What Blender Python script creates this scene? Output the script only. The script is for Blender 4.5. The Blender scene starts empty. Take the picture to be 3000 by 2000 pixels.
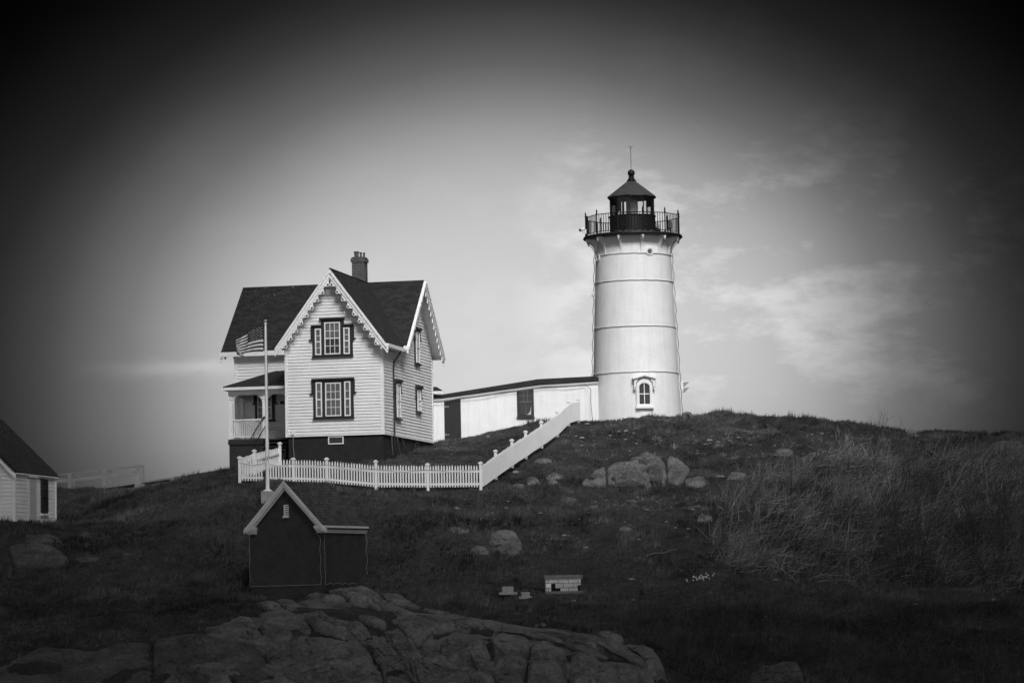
import bpy, math, random
import numpy as np
from mathutils import Vector, Matrix, Euler
random.seed(7); RNG = np.random.default_rng(7)
S = bpy.context.scene
COL = S.collection
R = math.radians
# ------------------------------------------------------------------ camera
FPX = 8500.0
ROLL = 1.15
cam_d = bpy.data.cameras.new('camera'); cam = bpy.data.objects.new('camera', cam_d); COL.objects.link(cam)
cam_d.sensor_width = 36; cam_d.lens = FPX / 3000 * 36
cam_d.clip_start = 1; cam_d.clip_end = 20000
CM = (Matrix.Rotation(R(90) + math.atan(700 / FPX), 3, 'X') @ Matrix.Rotation(R(-ROLL), 3, 'Z'))
cam.location = (0, 0, 7); cam.rotation_euler = CM.to_euler()
S.camera = cam
CMN = np.array(CM)
def ray(px, py):
    v = CMN @ np.array([(px - 1500) / FPX, (1000 - py) / FPX, -1.0]); return v / v[1]
def P(px, py, d):
    v = ray(px, py) * d; return Vector((v[0], v[1], v[2] + 7))
def proj(x, y, z):
    q = np.stack([x, y, z - 7], -1) @ CMN
    return 1500 + FPX * q[..., 0] / -q[..., 2], 1000 - FPX * q[..., 1] / -q[..., 2]
# ------------------------------------------------------------------ light
SUN_AZ, SUN_EL = 14, 40          # azimuth: to the right of straight behind the camera
sd = Vector((math.sin(R(SUN_AZ)) * math.cos(R(SUN_EL)), -math.cos(R(SUN_AZ)) * math.cos(R(SUN_EL)), math.sin(R(SUN_EL))))
sun_d = bpy.data.lights.new('sun', 'SUN'); sun = bpy.data.objects.new('sun', sun_d); COL.objects.link(sun)
sun_d.energy = 2.75; sun_d.angle = R(22); sun_d.color = (1, 1, 1)
sun.rotation_euler = sd.to_track_quat('Z', 'Y').to_euler(); sun.location = (0, 0, 60)
S.view_settings.view_transform = 'Standard'; S.view_settings.look = 'None'
S.view_settings.exposure = 0; S.view_settings.gamma = 1

class NT:
    def __init__(s, t): s.t = t; s.n = t.nodes; s.l = t.links
    def node(s, typ, ins=None, **kw):
        n = s.n.new(typ)
        for k, v in kw.items(): setattr(n, k, v)
        for k, v in (ins or {}).items():
            if isinstance(v, bpy.types.NodeSocket): s.l.new(v, n.inputs[k])
            else: n.inputs[k].default_value = v
        return n
    def m(s, op, a, b=0.0, c=0.0, clamp=False):
        n = s.node('ShaderNodeMath', {0: a, 1: b, 2: c}, operation=op); n.use_clamp = clamp; return n.outputs[0]
    def ramp(s, fac, stops, interp='LINEAR'):
        n = s.node('ShaderNodeValToRGB', {0: fac}); cr = n.color_ramp; cr.interpolation = interp
        while len(cr.elements) < len(stops): cr.elements.new(.5)
        for e, (p, c) in zip(cr.elements, stops):
            e.position = p; e.color = (c, c, c, 1)
        return n.outputs[0]
    def rng(s, v, a, b, c, d): 
        return s.node('ShaderNodeMapRange', {0: v, 1: a, 2: b, 3: c, 4: d}).outputs[0]

W = bpy.data.worlds.new('World'); S.world = W; W.use_nodes = True
W.node_tree.nodes.clear(); t = NT(W.node_tree)
sky = t.node('ShaderNodeTexSky', sky_type='NISHITA'); sky.sun_disc = False
sky.sun_elevation = R(SUN_EL); sky.sun_rotation = R(180 - SUN_AZ); sky.dust_density = 3.0
bw = t.node('ShaderNodeRGBToBW', {0: sky.outputs[0]}).outputs[0]
tc = t.node('ShaderNodeTexCoord').outputs['Generated']
sp = t.node('ShaderNodeSeparateXYZ', {0: tc})
X, Y, Z = sp.outputs
Yc = t.m('MAXIMUM', Y, .05)
ux = t.m('DIVIDE', X, Yc); uz = t.m('DIVIDE', Z, Yc)
# storm cloud with a bright clearing low in the north
rx = t.m('DIVIDE', ux, .190); rz = t.m('DIVIDE', t.m('SUBTRACT', uz, .0800), .1440)
rz = t.m('MAXIMUM', rz, t.m('MULTIPLY', rz, .45))
warp = t.node('ShaderNodeTexNoise', {'Vector': tc, 'Scale': 9.0, 'Detail': 3.0}).outputs[0]
rr = t.m('SQRT', t.m('ADD', t.m('POWER', t.m('ABSOLUTE', rx), 2.0), t.m('POWER', t.m('ABSOLUTE', rz), 2.0)))
rr = t.m('ADD', rr, t.m('MULTIPLY', t.m('SUBTRACT', warp, .5), .08))
clear = t.ramp(t.m('DIVIDE', rr, 1.4), [(0, 1.0), (.2, .96), (.30, .86), (.38, .66), (.443, .43), (.496, .285), (.579, .125), (.64, .064), (.69, .036), (.80, .009), (.90, .001)], 'B_SPLINE')
vert = t.rng(uz, 0.05, .2, 1.0, .52)
# thin cloud wisps, stretched along the horizon
mp = t.node('ShaderNodeCombineXYZ', {0: t.m('MULTIPLY', ux, 34), 1: t.m('MULTIPLY', uz, 74), 2: 3.7}).outputs[0]
n1 = t.node('ShaderNodeTexNoise', {'Vector': mp, 'Scale': .46, 'Detail': 6.0, 'Roughness': .58, 'Distortion': .1}).outputs[0]
n2 = t.node('ShaderNodeTexNoise', {'Vector': mp, 'Scale': 1.9, 'Detail': 8.0, 'Roughness': .66, 'Distortion': .15}).outputs[0]
n1 = t.rng(t.m('ADD', t.m('MULTIPLY', n1, .72), t.m('MULTIPLY', n2, .28)), .485, .60, 0, 1)
wx = t.rng(ux, .0, .04, 0.10, 1.0); wz = t.ramp(t.rng(uz, .03, .17, 0, 1), [(0, .25), (.35, 1), (.75, 1), (1, .15)])
wisp = t.m('MULTIPLY', t.m('MULTIPLY', n1, wx), wz)
streak = t.m('MULTIPLY', t.m('POWER', 2.718, t.m('MULTIPLY', t.m('POWER', t.m('ABSOLUTE', t.m('DIVIDE', t.m('SUBTRACT', t.m('ADD', uz, t.m('MULTIPLY', n2, .006)), .0785), .0026)), 2.0), -1.0)), t.m('MULTIPLY', t.rng(ux, -.155, -.125, 0, 1), t.rng(ux, -.09, -.105, 0, 1)))
base = t.m('ADD', t.m('MULTIPLY', vert, .79), t.m('ADD', t.m('MULTIPLY', wisp, .26), t.m('MULTIPLY', streak, .22)))
front = t.m('MULTIPLY', base, clear)
# overcast overhead and behind
up = t.m('MAXIMUM', t.rng(Z, .35, .75, 0, 1), t.m('MULTIPLY', t.rng(Y, .15, -.35, 0, 1), t.rng(Z, .05, .45, .35, 1)))
tot = t.m('ADD', front, t.m('MULTIPLY', up, 1.15))
KSKY = 1.0
val = t.m('MULTIPLY', tot, t.m('DIVIDE', bw, 1.0))
bg = t.node('ShaderNodeBackground', {0: val, 1: 0.12})
mulnode = bg
ou = t.node('ShaderNodeOutputWorld', {0: bg.outputs[0]})
SKYGAIN = t.m('MULTIPLY', val, 2.0)     # cloud brighter than clear air
t.l.new(SKYGAIN, bg.inputs[0])

# ------------------------------------------------------------------ noise
def _h(i, j, k, s):
    n = (i * 73856093) ^ (j * 19349663) ^ (k * 83492791) ^ (s * 2654435761)
    n = (n ^ (n >> 13)) * 1274126177 & 0x7fffffff
    n = (n ^ (n >> 15)) * 2246822519 & 0x7fffffff
    return (n & 0xffffff) / float(0xffffff)
def vn(x, y, z=0.0, s=0):
    x = np.asarray(x, float); y = np.asarray(y, float); z = np.asarray(z, float) + 0 * x
    i = np.floor(x).astype(np.int64); j = np.floor(y).astype(np.int64); k = np.floor(z).astype(np.int64)
    u = x - i; v = y - j; w = z - k
    u = u * u * (3 - 2 * u); v = v * v * (3 - 2 * v); w = w * w * (3 - 2 * w)
    r = 0
    for a in (0, 1):
        for b in (0, 1):
            for c in (0, 1):
                r = r + _h(i + a, j + b, k + c, s) * (u if a else 1 - u) * (v if b else 1 - v) * (w if c else 1 - w)
    return r * 2 - 1
def fbm(x, y, z=0.0, o=4, s=0):
    r = 0; a = 1
    for q in range(o):
        r = r + a * vn(x * 2 ** q, y * 2 ** q, np.asarray(z) * 2 ** q, s + q); a *= .5
    return r
# ------------------------------------------------------------------ terrain
cps = []   # px, py, depth
cps += [(703,1410,130),(780,1412,130),(860,1413,130),(958,1417,130),(1102,1429,130),(1254,1431,130),(1408,1431,130)]
cps += [(746,1392,132),(821,1362,134.5),(860,1362,136.5),(1000,1357,136.5),(1131,1348,136.8),(1200,1325,141),(1268,1303,146.5)]
cps += [(1453,1405,132.5),(1501,1372,134.8),(1541,1346,137),(1587,1315,139.3),(1633,1283,141.7),(1666,1252,144),(1695,1233,146)]
cps += [(1300,1300,145.5),(1345,1297,145.5),(1420,1276,146.3),(1500,1254,147),(1570,1238,147.5),(1250,1345,138),(1350,1340,139),(1300,1390,133.5),(1430,1300,143)]
cps += [(1738,1230,148),(1866,1223,147.6),(1995,1219,149),(2100,1220,152),(2200,1224,151),(2300,1230,150),(2420,1236,148.5),(2550,1252,147),(2700,1274,145),(2850,1278,145),(3000,1278,146),(3200,1290,146),(3500,1330,146)]
cps += [(680,1377,139.5),(600,1396,139.5),(510,1411,139.5),(410,1424,139.5),(300,1437,139),(160,1447,138.5),(0,1463,138),(-250,1500,136)]
cps += [(1866,1440,132),(1700,1400,133.5),(1866,1330,139),(2050,1330,138.5),(2050,1430,131.5),(2300,1380,135),(2500,1350,137),(2800,1340,138.5),(3000,1340,139)]
cps += [(1500,1500,127),(1700,1500,126.5),(1300,1500,126.5),(1100,1500,126),(1900,1520,125.5),(2150,1530,125),(2500,1500,127),(2800,1480,128),(3100,1480,129)]
cps += [(786,1476,126.5),(600,1480,127.5),(400,1500,128),(160,1534,128.5),(42,1534,123.5),(200,1580,123),(-200,1560,124)]
cps += [(733,1718,119),(948,1722,117),(1080,1712,120),(840,1600,122.5),(500,1620,121),(1200,1620,121.5),(1475,1620,121.5),(1460,1738,117),(1650,1735,117),(1850,1640,120.5),(2100,1710,118),(2400,1720,118),(2800,1735,117.5),(3200,1740,117.5)]
cps += [(250,1700,118),(0,1720,118),(-200,1740,118),(500,1790,115),(800,1760,115.5),(1100,1760,115.5),(1300,1790,114.5),(1600,1810,114),(1900,1830,113.5),(2300,1830,113.5),(2700,1840,113)]
cps += [(0,1880,112),(500,1890,111.5),(900,1870,111.5),(1300,1880,111.5),(1700,1900,111),(2100,1920,110.5),(2600,1920,110.5),(3100,1920,110.5)]
cps += [(0,2020,107.5),(500,2020,107),(1000,2030,106.5),(1500,2030,106.5),(2000,2030,107),(2500,2030,107),(3000,2030,107.5),(-300,2020,108),(3300,2030,108)]
pts = [tuple(P(*c)) for c in cps]
for xx in (-36, -26, -18): pts.append((xx, 150, 7 + 3.6)); pts.append((xx, 160, 7 + 1.0))
for xx in (-10, -2, 8): pts.append((xx, 153, 15.2)); pts.append((xx, 163, 13.0))
for xx in (16, 24, 34): pts.append((xx, 154, 13.2)); pts.append((xx, 163, 11.0))
pts = np.array(pts); X0 = pts[:, :2]; n = len(pts)
def tps_k(r2): return np.where(r2 > 0, .5 * r2 * np.log(np.maximum(r2, 1e-12)), 0)
A = np.zeros((n + 3, n + 3)); d2 = ((X0[:, None] - X0[None]) ** 2).sum(-1)
A[:n, :n] = tps_k(d2) + np.eye(n) * .15; A[:n, n] = 1; A[:n, n + 1:] = X0; A[n, :n] = 1; A[n + 1:, :n] = X0.T
cf = np.linalg.solve(A, np.concatenate([pts[:, 2], np.zeros(3)]))
def ss(x, a, b):
    q = np.clip((x - a) / (b - a), 0, 1); return q * q * (3 - 2 * q)
FLAT = []      # footprints where the noise is calmed
def height(x, y):
    x = np.asarray(x, float); y = np.asarray(y, float); sh = x.shape; xf = x.ravel(); yf = y.ravel()
    xc = np.clip(xf, -38, 38); yc = np.clip(yf, 104, 165)
    out = np.empty(len(xf))
    for i in range(0, len(xf), 20000):
        q = np.stack([xc[i:i + 20000], yc[i:i + 20000]], -1)
        dd = ((q[:, None] - X0[None]) ** 2).sum(-1)
        out[i:i + 20000] = tps_k(dd) @ cf[:n] + cf[n] + q @ cf[n + 1:]
    m = ss(yf, 88, 105) * (1 - ss(yf, 163, 190)) * (1 - ss(np.abs(xf), 40, 66))
    calm = 1 - .75 * np.exp(-(((xf + 6) / 9) ** 2 + ((yf - 143) / 8) ** 2))
    calm2 = 1 - .6 * np.exp(-(((xf + 6) / 9) ** 2 + ((yf - 127) / 7) ** 2))
    nz = .20 * fbm(xf / 4.5, yf / 4.5, 0, 2, 11) * calm * calm2 * (1 - .7 * ss(yf, 142, 148)) - .05 * calm2 + (.07 + .10 * calm2 * calm) * fbm(xf / 1.2, yf / 1.2, 0, 4, 5)
    r = out + nz
    rough = 1 - ss(yf, 106, 114)
    r = r + rough * .35 * fbm(xf / 1.8, yf / 1.8, 3, 3, 23)
    return (r * m + (-5) * (1 - m)).reshape(sh)
def ax(lo, f0, f1, hi, st):
    fine = np.arange(f0, f1 + st / 2, st); q = 1.25
    l = [f0]; s = st
    while l[-1] > lo: s *= q; l.append(l[-1] - s)
    h = [fine[-1]]; s = st
    while h[-1] < hi: s *= q; h.append(h[-1] + s)
    return np.concatenate([np.array(l[1:])[::-1], fine, np.array(h[1:])])
GX = ax(-130, -30, 30, 130, .17); GY = ax(50, 104, 156, 260, .17)
GXX, GYY = np.meshgrid(GX, GY)
GZ = height(GXX, GYY)
def zt(x, y):
    x = np.asarray(x, float); y = np.asarray(y, float)
    i = np.clip(np.searchsorted(GX, x) - 1, 0, len(GX) - 2); j = np.clip(np.searchsorted(GY, y) - 1, 0, len(GY) - 2)
    u = np.clip((x - GX[i]) / (GX[i + 1] - GX[i]), 0, 1); v = np.clip((y - GY[j]) / (GY[j + 1] - GY[j]), 0, 1)
    return (GZ[j, i] * (1 - u) * (1 - v) + GZ[j, i + 1] * u * (1 - v) + GZ[j + 1, i] * (1 - u) * v + GZ[j + 1, i + 1] * u * v)
def Zt(x, y): return float(zt(x, y))
def G(px, py, near=100.0):
    """points where the pixel rays meet the ground"""
    px = np.atleast_1d(np.asarray(px, float)); py = np.atleast_1d(np.asarray(py, float))
    c = np.stack([(px - 1500) / FPX, (1000 - py) / FPX, -np.ones_like(px)], -1) @ CMN.T
    c = c / c[:, 1:2]
    res = np.full(len(px), np.nan)
    for d in np.arange(near, 156, .15):
        z = c[:, 2] * d + 7
        hit = np.isnan(res) & (z < zt(c[:, 0] * d, d + 0 * z)); res[hit] = d
    bad = np.isnan(res); res[bad] = np.nanmax(res) if (~bad).any() else 148
    o = c * res[:, None]; o[:, 2] += 7
    return o
def G1(px, py, near=100.0): return Vector(G(px, py, near)[0])

# ------------------------------------------------------------------ materials
MATS = {}
def mat(name, alb, rough=.8, var=.0, vscale=3.0, bump=0.0, bscale=20.0, spec=.3, metal=0.0):
    if name in MATS: return MATS[name]
    m = bpy.data.materials.new(name); m.use_nodes = True; q = NT(m.node_tree); b = q.n['Principled BSDF']
    b.inputs['Roughness'].default_value = rough; b.inputs['Specular IOR Level'].default_value = spec; b.inputs['Metallic'].default_value = metal
    co = q.node('ShaderNodeTexCoord').outputs['Object']
    nz = q.node('ShaderNodeTexNoise', {'Vector': co, 'Scale': vscale, 'Detail': 5.0, 'Roughness': .65}).outputs[0]
    v = q.ramp(nz, [(.25, alb * (1 - var)), (.75, alb * (1 + var))])
    q.l.new(v, b.inputs['Base Color'])
    if bump:
        nb = q.node('ShaderNodeTexNoise', {'Vector': co, 'Scale': bscale, 'Detail': 4.0}).outputs[0]
        bp = q.node('ShaderNodeBump', {'Height': nb, 'Strength': bump, 'Distance': .02})
        q.l.new(bp.outputs[0], b.inputs['Normal'])
    MATS[name] = m; return m
WHITE = mat('white_paint', .80, .55, .06, 1.2, .15, 30)
SIDING = mat('white_clapboard', .74, .65, .09, 1.0, .2, 40)
DARKTRIM = mat('dark_trim_paint', .028, .5, .2, 3)
BLACK = mat('black_iron', .012, .45, .3, 6, .2, 30)
CONC = mat('concrete', .30, .9, .25, 4, .4, 30)
SHADE = mat('dark_opening', .006, .9, .2)
DOORM = mat('dark_door', .022, .6, .15, 2)
STRING = mat('cable_grey', .20, .7, .2, 5)
LANTROOF = mat('lantern_roof', .055, .42, .18, 3, .1, 12)
def glass(name, alb):
    m = mat(name, alb, .08, .35, 1.7, 0, 1, .5); return m
PANE = glass('window_glass', .10); PANED = glass('dark_window_glass', .022)
CURT = mat('curtain', .45, .9, .2, 8)

def stucco():
    m = bpy.data.materials.new('tower_paint'); m.use_nodes = True; q = NT(m.node_tree); b = q.n['Principled BSDF']
    co = q.node('ShaderNodeTexCoord').outputs['Object']
    a = q.node('ShaderNodeTexNoise', {'Vector': co, 'Scale': 1.1, 'Detail': 6.0, 'Roughness': .7}).outputs[0]
    mpv = q.node('ShaderNodeMapping', {'Vector': co, 'Scale': (6, 6, .35)}).outputs[0]
    st = q.node('ShaderNodeTexNoise', {'Vector': mpv, 'Scale': 1.0, 'Detail': 4.0}).outputs[0]
    v = q.m('ADD', q.rng(a, .3, .7, .76, .85), q.rng(st, .45, .75, 0.0, -.07))
    q.l.new(v, b.inputs['Base Color']); b.inputs['Roughness'].default_value = .6; b.inputs['Specular IOR Level'].default_value = .3
    br = q.node('ShaderNodeTexNoise', {'Vector': co, 'Scale': 9.0, 'Detail': 5.0}).outputs[0]
    bp = q.node('ShaderNodeBump', {'Height': br, 'Strength': .35, 'Distance': .03}); q.l.new(bp.outputs[0], b.inputs['Normal'])
    return m
TOWERM = stucco()
def brickm(name, alb, w=.22, h=.075, mort=.012, mcol=1.5, var=.25, bumps=.5, uv=True, patch=0, rough=.85):
    m = bpy.data.materials.new(name); m.use_nodes = True; q = NT(m.node_tree); b = q.n['Principled BSDF']
    tcn = q.node('ShaderNodeTexCoord'); co = tcn.outputs['UV']
    bt = q.node('ShaderNodeTexBrick', {'Vector': co, 'Color1': (alb * (1 - var),) * 3 + (1,), 'Color2': (alb * (1 + var),) * 3 + (1,), 'Mortar': (alb * mcol,) * 3 + (1,),
        'Scale': 1.0, 'Mortar Size': mort, 'Mortar Smooth': .3, 'Brick Width': w, 'Row Height': h})
    nz = q.node('ShaderNodeTexNoise', {'Vector': co, 'Scale': 1.3, 'Detail': 6.0, 'Roughness': .7}).outputs[0]
    f = q.rng(nz, .3, .7, .72, 1.3)
    mx = q.node('ShaderNodeMix', {0: 1.0, 6: bt.outputs[0], 7: f}, data_type='RGBA', blend_type='MULTIPLY').outputs[2]
    if patch:   # pale lichen and gull streaks near the ridge
        mp = q.node('ShaderNodeMapping', {'Vector': co, 'Scale': (3.2, .9, 1)}).outputs[0]
        s = q.node('ShaderNodeTexNoise', {'Vector': mp, 'Scale': 2.2, 'Detail': 5.0, 'Roughness': .75}).outputs[0]
        vv = q.node('ShaderNodeSeparateXYZ', {0: co})
        msk = q.m('MULTIPLY', q.rng(s, .60, .66, 0, 1), q.m('MULTIPLY', q.rng(vv.outputs[1], patch, patch * .35, 0, 1), q.rng(vv.outputs[0], 4.2, 2.6, 0, 1)))
        mx = q.node('ShaderNodeMix', {0: q.m('MULTIPLY', msk, .8), 6: mx, 7: (.33, .33, .33, 1)}, data_type='RGBA').outputs[2]
    q.l.new(mx, b.inputs['Base Color']); b.inputs['Roughness'].default_value = rough; b.inputs['Specular IOR Level'].default_value = .25
    hgt = q.m('ADD', q.m('MULTIPLY', bt.outputs['Fac'], -1.0), q.m('MULTIPLY', nz, .5))
    bp = q.node('ShaderNodeBump', {'Height': hgt, 'Strength': bumps, 'Distance': .015}); q.l.new(bp.outputs[0], b.inputs['Normal'])
    return m
SHINGLE = brickm('roof_shingles', .026, .32, .145, .014, .35, .38, .9)
SHINGLEP = brickm('roof_shingles_streaked', .026, .32, .145, .014, .35, .38, .9, patch=1.1)
SHEDROOF = brickm('shed_roof_slates', .055, .30, .17, .016, .3, .45, 1.0, patch=1.2)
FBRICK = brickm('painted_brick_foundation', .024, .22, .075, .01, .7, .12, .5)
CHIM = brickm('chimney_brick', .05, .22, .08, .016, 3.0, .35, .5)
SHEDB = brickm('painted_brick_shed', .042, .22, .075, .01, .65, .10, .5)
BLOCKW = brickm('pale_block', .60, .40, .19, .014, .22, .22, .6)  # block colour raised to make up for the shade falling on it

def tone_mat(name, lo, hi, rough=.8, nscale=.5, subs=0):
    m = bpy.data.materials.new(name); m.use_nodes = True; q = NT(m.node_tree); b = q.n['Principled BSDF']
    at = q.node('ShaderNodeAttribute', attribute_name='tone').outputs['Fac']
    co = q.node('ShaderNodeTexCoord').outputs['Object']
    nz = q.node('ShaderNodeTexNoise', {'Vector': co, 'Scale': nscale, 'Detail': 5.0, 'Roughness': .65}).outputs[0]
    v = q.rng(at, 0, 1, lo, hi); v.node.clamp = False; v = q.m('MULTIPLY', v, q.rng(nz, .3, .7, .55, 1.45))
    q.l.new(v, b.inputs['Base Color']); b.inputs['Roughness'].default_value = rough; b.inputs['Specular IOR Level'].default_value = .15
    return m
GRASSM = tone_mat('grass_blades', .012, .12)
DRYM = tone_mat('dry_stems', .025, .42, .8, .45)
TWIGM = tone_mat('bare_twigs', .03, .11)
WEEDM = tone_mat('weed_stems', .02, .15)
def groundm():
    m = bpy.data.materials.new('turf_and_soil'); m.use_nodes = True; q = NT(m.node_tree); b = q.n['Principled BSDF']
    co = q.node('ShaderNodeTexCoord').outputs['Object']
    a = q.node('ShaderNodeTexNoise', {'Vector': co, 'Scale': .45, 'Detail': 7.0, 'Roughness': .7}).outputs[0]
    c = q.node('ShaderNodeTexNoise', {'Vector': co, 'Scale': 5.0, 'Detail': 6.0, 'Roughness': .75}).outputs[0]
    v = q.m('MULTIPLY', q.rng(a, .3, .7, .6, 1.35), q.rng(c, .25, .75, .014, .07))
    # bare stony patches
    st = q.node('ShaderNodeTexNoise', {'Vector': co, 'Scale': 2.6, 'Detail': 6.0, 'Roughness': .8}).outputs[0]
    big = q.node('ShaderNodeTexNoise', {'Vector': co, 'Scale': .16, 'Detail': 2.0}).outputs[0]
    k = q.m('MULTIPLY', q.rng(st, .60, .66, 0, 1), q.rng(big, .48, .58, 0, 1))
    v = q.node('ShaderNodeMix', {0: q.m('MULTIPLY', k, .8), 2: v, 3: .17}, data_type='FLOAT').outputs[0]
    q.l.new(v, b.inputs['Base Color']); b.inputs['Roughness'].default_value = .95; b.inputs['Specular IOR Level'].default_value = .1
    bp = q.node('ShaderNodeBump', {'Height': c, 'Strength': .8, 'Distance': .12}); q.l.new(bp.outputs[0], b.inputs['Normal'])
    return m
GROUNDM = groundm()
def rockm(name, alb, sc=1.0):
    m = bpy.data.materials.new(name); m.use_nodes = True; q = NT(m.node_tree); b = q.n['Principled BSDF']
    co = q.node('ShaderNodeTexCoord').outputs['Object']
    a = q.node('ShaderNodeTexNoise', {'Vector': co, 'Scale': 1.1 * sc, 'Detail': 8.0, 'Roughness': .72}).outputs[0]
    f = q.node('ShaderNodeTexNoise', {'Vector': co, 'Scale': 9.0 * sc, 'Detail': 6.0, 'Roughness': .75}).outputs[0]
    mp = q.node('ShaderNodeMapping', {'Vector': co, 'Rotation': (.3, .5, .4), 'Scale': (1, 1, 2.6)}).outputs[0]
    mus = q.node('ShaderNodeTexVoronoi', {'Vector': mp, 'Scale': .42 * sc}, feature='DISTANCE_TO_EDGE').outputs['Distance']
    wv = q.m('ADD', mus, q.m('MULTIPLY', q.m('SUBTRACT', f, .5), .07))
    crack = q.rng(wv, .0, .016, .68, 1)
    v = q.m('MULTIPLY', q.m('MULTIPLY', q.rng(a, .3, .72, alb * .45, alb * 1.4), q.rng(f, .3, .7, .6, 1.4)), crack)
    q.l.new(v, b.inputs['Base Color']); b.inputs['Roughness'].default_value = .9; b.inputs['Specular IOR Level'].default_value = .2
    h = q.m('ADD', q.m('MULTIPLY', f, .5), q.m('ADD', a, q.m('MULTIPLY', crack, .6)))
    bp = q.node('ShaderNodeBump', {'Height': h, 'Strength': .9, 'Distance': .12}); q.l.new(bp.outputs[0], b.inputs['Normal'])
    return m
ROCKM = rockm('granite', .145); ROCKF = rockm('weathered_ledge_granite', .145, .7); ROCKD = rockm('darkened_granite', .09)  # ROCKD: darker copy, mostly putting the view's edge dimming into rock colour

# ------------------------------------------------------------------ mesh builder
class F:
    """a wall frame: a runs along, h up, o outwards"""
    def __init__(s, o, a, n): s.o = Vector(o); s.a = Vector(a).normalized(); s.n = Vector(n).normalized(); s.h = Vector((0, 0, 1))
    def __call__(s, a, h, o): return s.o + s.a * a + s.h * h + s.n * o
ID = F((0, 0, 0), (1, 0, 0), (0, -1, 0))
class MB:
    def __init__(s): s.v = []; s.f = []; s.uv = []
    def face(s, pts, uvs=None):
        i = len(s.v); s.v += [tuple(p) for p in pts]; s.f.append(tuple(range(i, i + len(pts))))
        if uvs is None:
            p = [Vector(q) for q in pts]; nn = (p[1] - p[0]).cross(p[2] - p[0])
            if len(p) > 3: nn = nn + (p[2] - p[0]).cross(p[3] - p[0])
            ax_ = max(range(3), key=lambda k: abs(nn[k]))
            if ax_ == 2: uvs = [(q.x, q.y) for q in p]
            else:
                hd = Vector((-nn.y, nn.x, 0))
                hd = hd.normalized() if hd.length > 1e-9 else Vector((1, 0, 0))
                vd = nn.cross(hd); vd = vd.normalized() if vd.length > 1e-9 else Vector((0, 0, 1))
                uvs = [(q.dot(hd), q.dot(vd)) for q in p]
        s.uv += uvs; return s
    def hexa(s, c):   # 8 corners: bottom 0-3 ccw, top 4-7
        for q in ((3, 2, 1, 0), (4, 5, 6, 7), (0, 1, 5, 4), (1, 2, 6, 5), (2, 3, 7, 6), (3, 0, 4, 7)): s.face([c[k] for k in q])
        return s
    def box(s, fr, a0, a1, h0, h1, o0, o1):
        return s.hexa([fr(a0, h0, o1), fr(a1, h0, o1), fr(a1, h0, o0), fr(a0, h0, o0), fr(a0, h1, o1), fr(a1, h1, o1), fr(a1, h1, o0), fr(a0, h1, o0)])
    def bx(s, x0, x1, y0, y1, z0, z1): return s.box(ID, x0, x1, z0, z1, -y1, -y0)
    def prism(s, fr, poly, o0, o1):
        s.face([fr(a, h, o1) for a, h in poly]); s.face([fr(a, h, o0) for a, h in reversed(poly)])
        for i in range(len(poly)):
            a, b = poly[i], poly[(i + 1) % len(poly)]
            s.face([fr(a[0], a[1], o0), fr(b[0], b[1], o0), fr(b[0], b[1], o1), fr(a[0], a[1], o1)])
        return s
    def slab(s, quad, th):  # quad ccw seen from outside; thickness inwards along -normal
        p = [Vector(q) for q in quad]; nn = (p[1] - p[0]).cross(p[2] - p[0]).normalized(); q = [v - nn * th for v in p]
        s.face(p); s.face(q[::-1]); k = len(p)
        for i in range(k): s.face([p[(i + 1) % k], p[i], q[i], q[(i + 1) % k]])
        return s
    def tube(s, path, r, n=6, r1=None, caps=True):
        path = [Vector(p) for p in path]; rings = []
        for i, p in enumerate(path):
            d = (path[min(i + 1, len(path) - 1)] - path[max(i - 1, 0)])
            d = d.normalized() if d.length > 1e-9 else Vector((0, 0, 1))
            u = d.cross(Vector((0, 0, 1)) if abs(d.z) < .95 else Vector((1, 0, 0))).normalized(); w = d.cross(u)
            rr_ = r if r1 is None else r + (r1 - r) * i / (len(path) - 1)
            rings.append([p + (u * math.cos(2 * math.pi * k / n) + w * math.sin(2 * math.pi * k / n)) * rr_ for k in range(n)])
        for a, b in zip(rings, rings[1:]):
            for k in range(n): s.face([a[k], b[k], b[(k + 1) % n], a[(k + 1) % n]], [(0, 0)] * 4)
        if caps: s.face(rings[0], [(0, 0)] * n); s.face(rings[-1][::-1], [(0, 0)] * n)
        return s
    def lathe(s, prof, n=48, c=(0, 0), ph=0.0, close=True):
        rings = [[Vector((c[0] + r * math.sin(2 * math.pi * k / n + ph), c[1] - r * math.cos(2 * math.pi * k / n + ph), z)) for k in range(n)] for r, z in prof]
        for a, b in zip(rings, rings[1:]):
            for k in range(n): s.face([a[k], a[(k + 1) % n], b[(k + 1) % n], b[k]])
        return s
    def sphere(s, c, r, n=16, sz=1.0):
        c = Vector(c); prof = [(max(r * math.sin(math.pi * i / n), 1e-4), c.z - sz * r * math.cos(math.pi * i / n)) for i in range(n + 1)]
        return s.lathe(prof, n * 2, (c.x, c.y))
    def build(s, name, m, parent=None, off=(0, 0, 0), smooth=False):
        me = bpy.data.meshes.new(name); me.from_pydata(s.v, [], s.f)
        ul = me.uv_layers.new(name='UVMap'); ul.data.foreach_set('uv', np.array(s.uv, dtype=np.float32).ravel())
        if smooth:
            bmerge(me)
            me.polygons.foreach_set('use_smooth', [True] * len(me.polygons))
        me.materials.append(m)
        o = bpy.data.objects.new(name, me); COL.objects.link(o); o.location = off
        if parent: o.parent = parent
        return o
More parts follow.
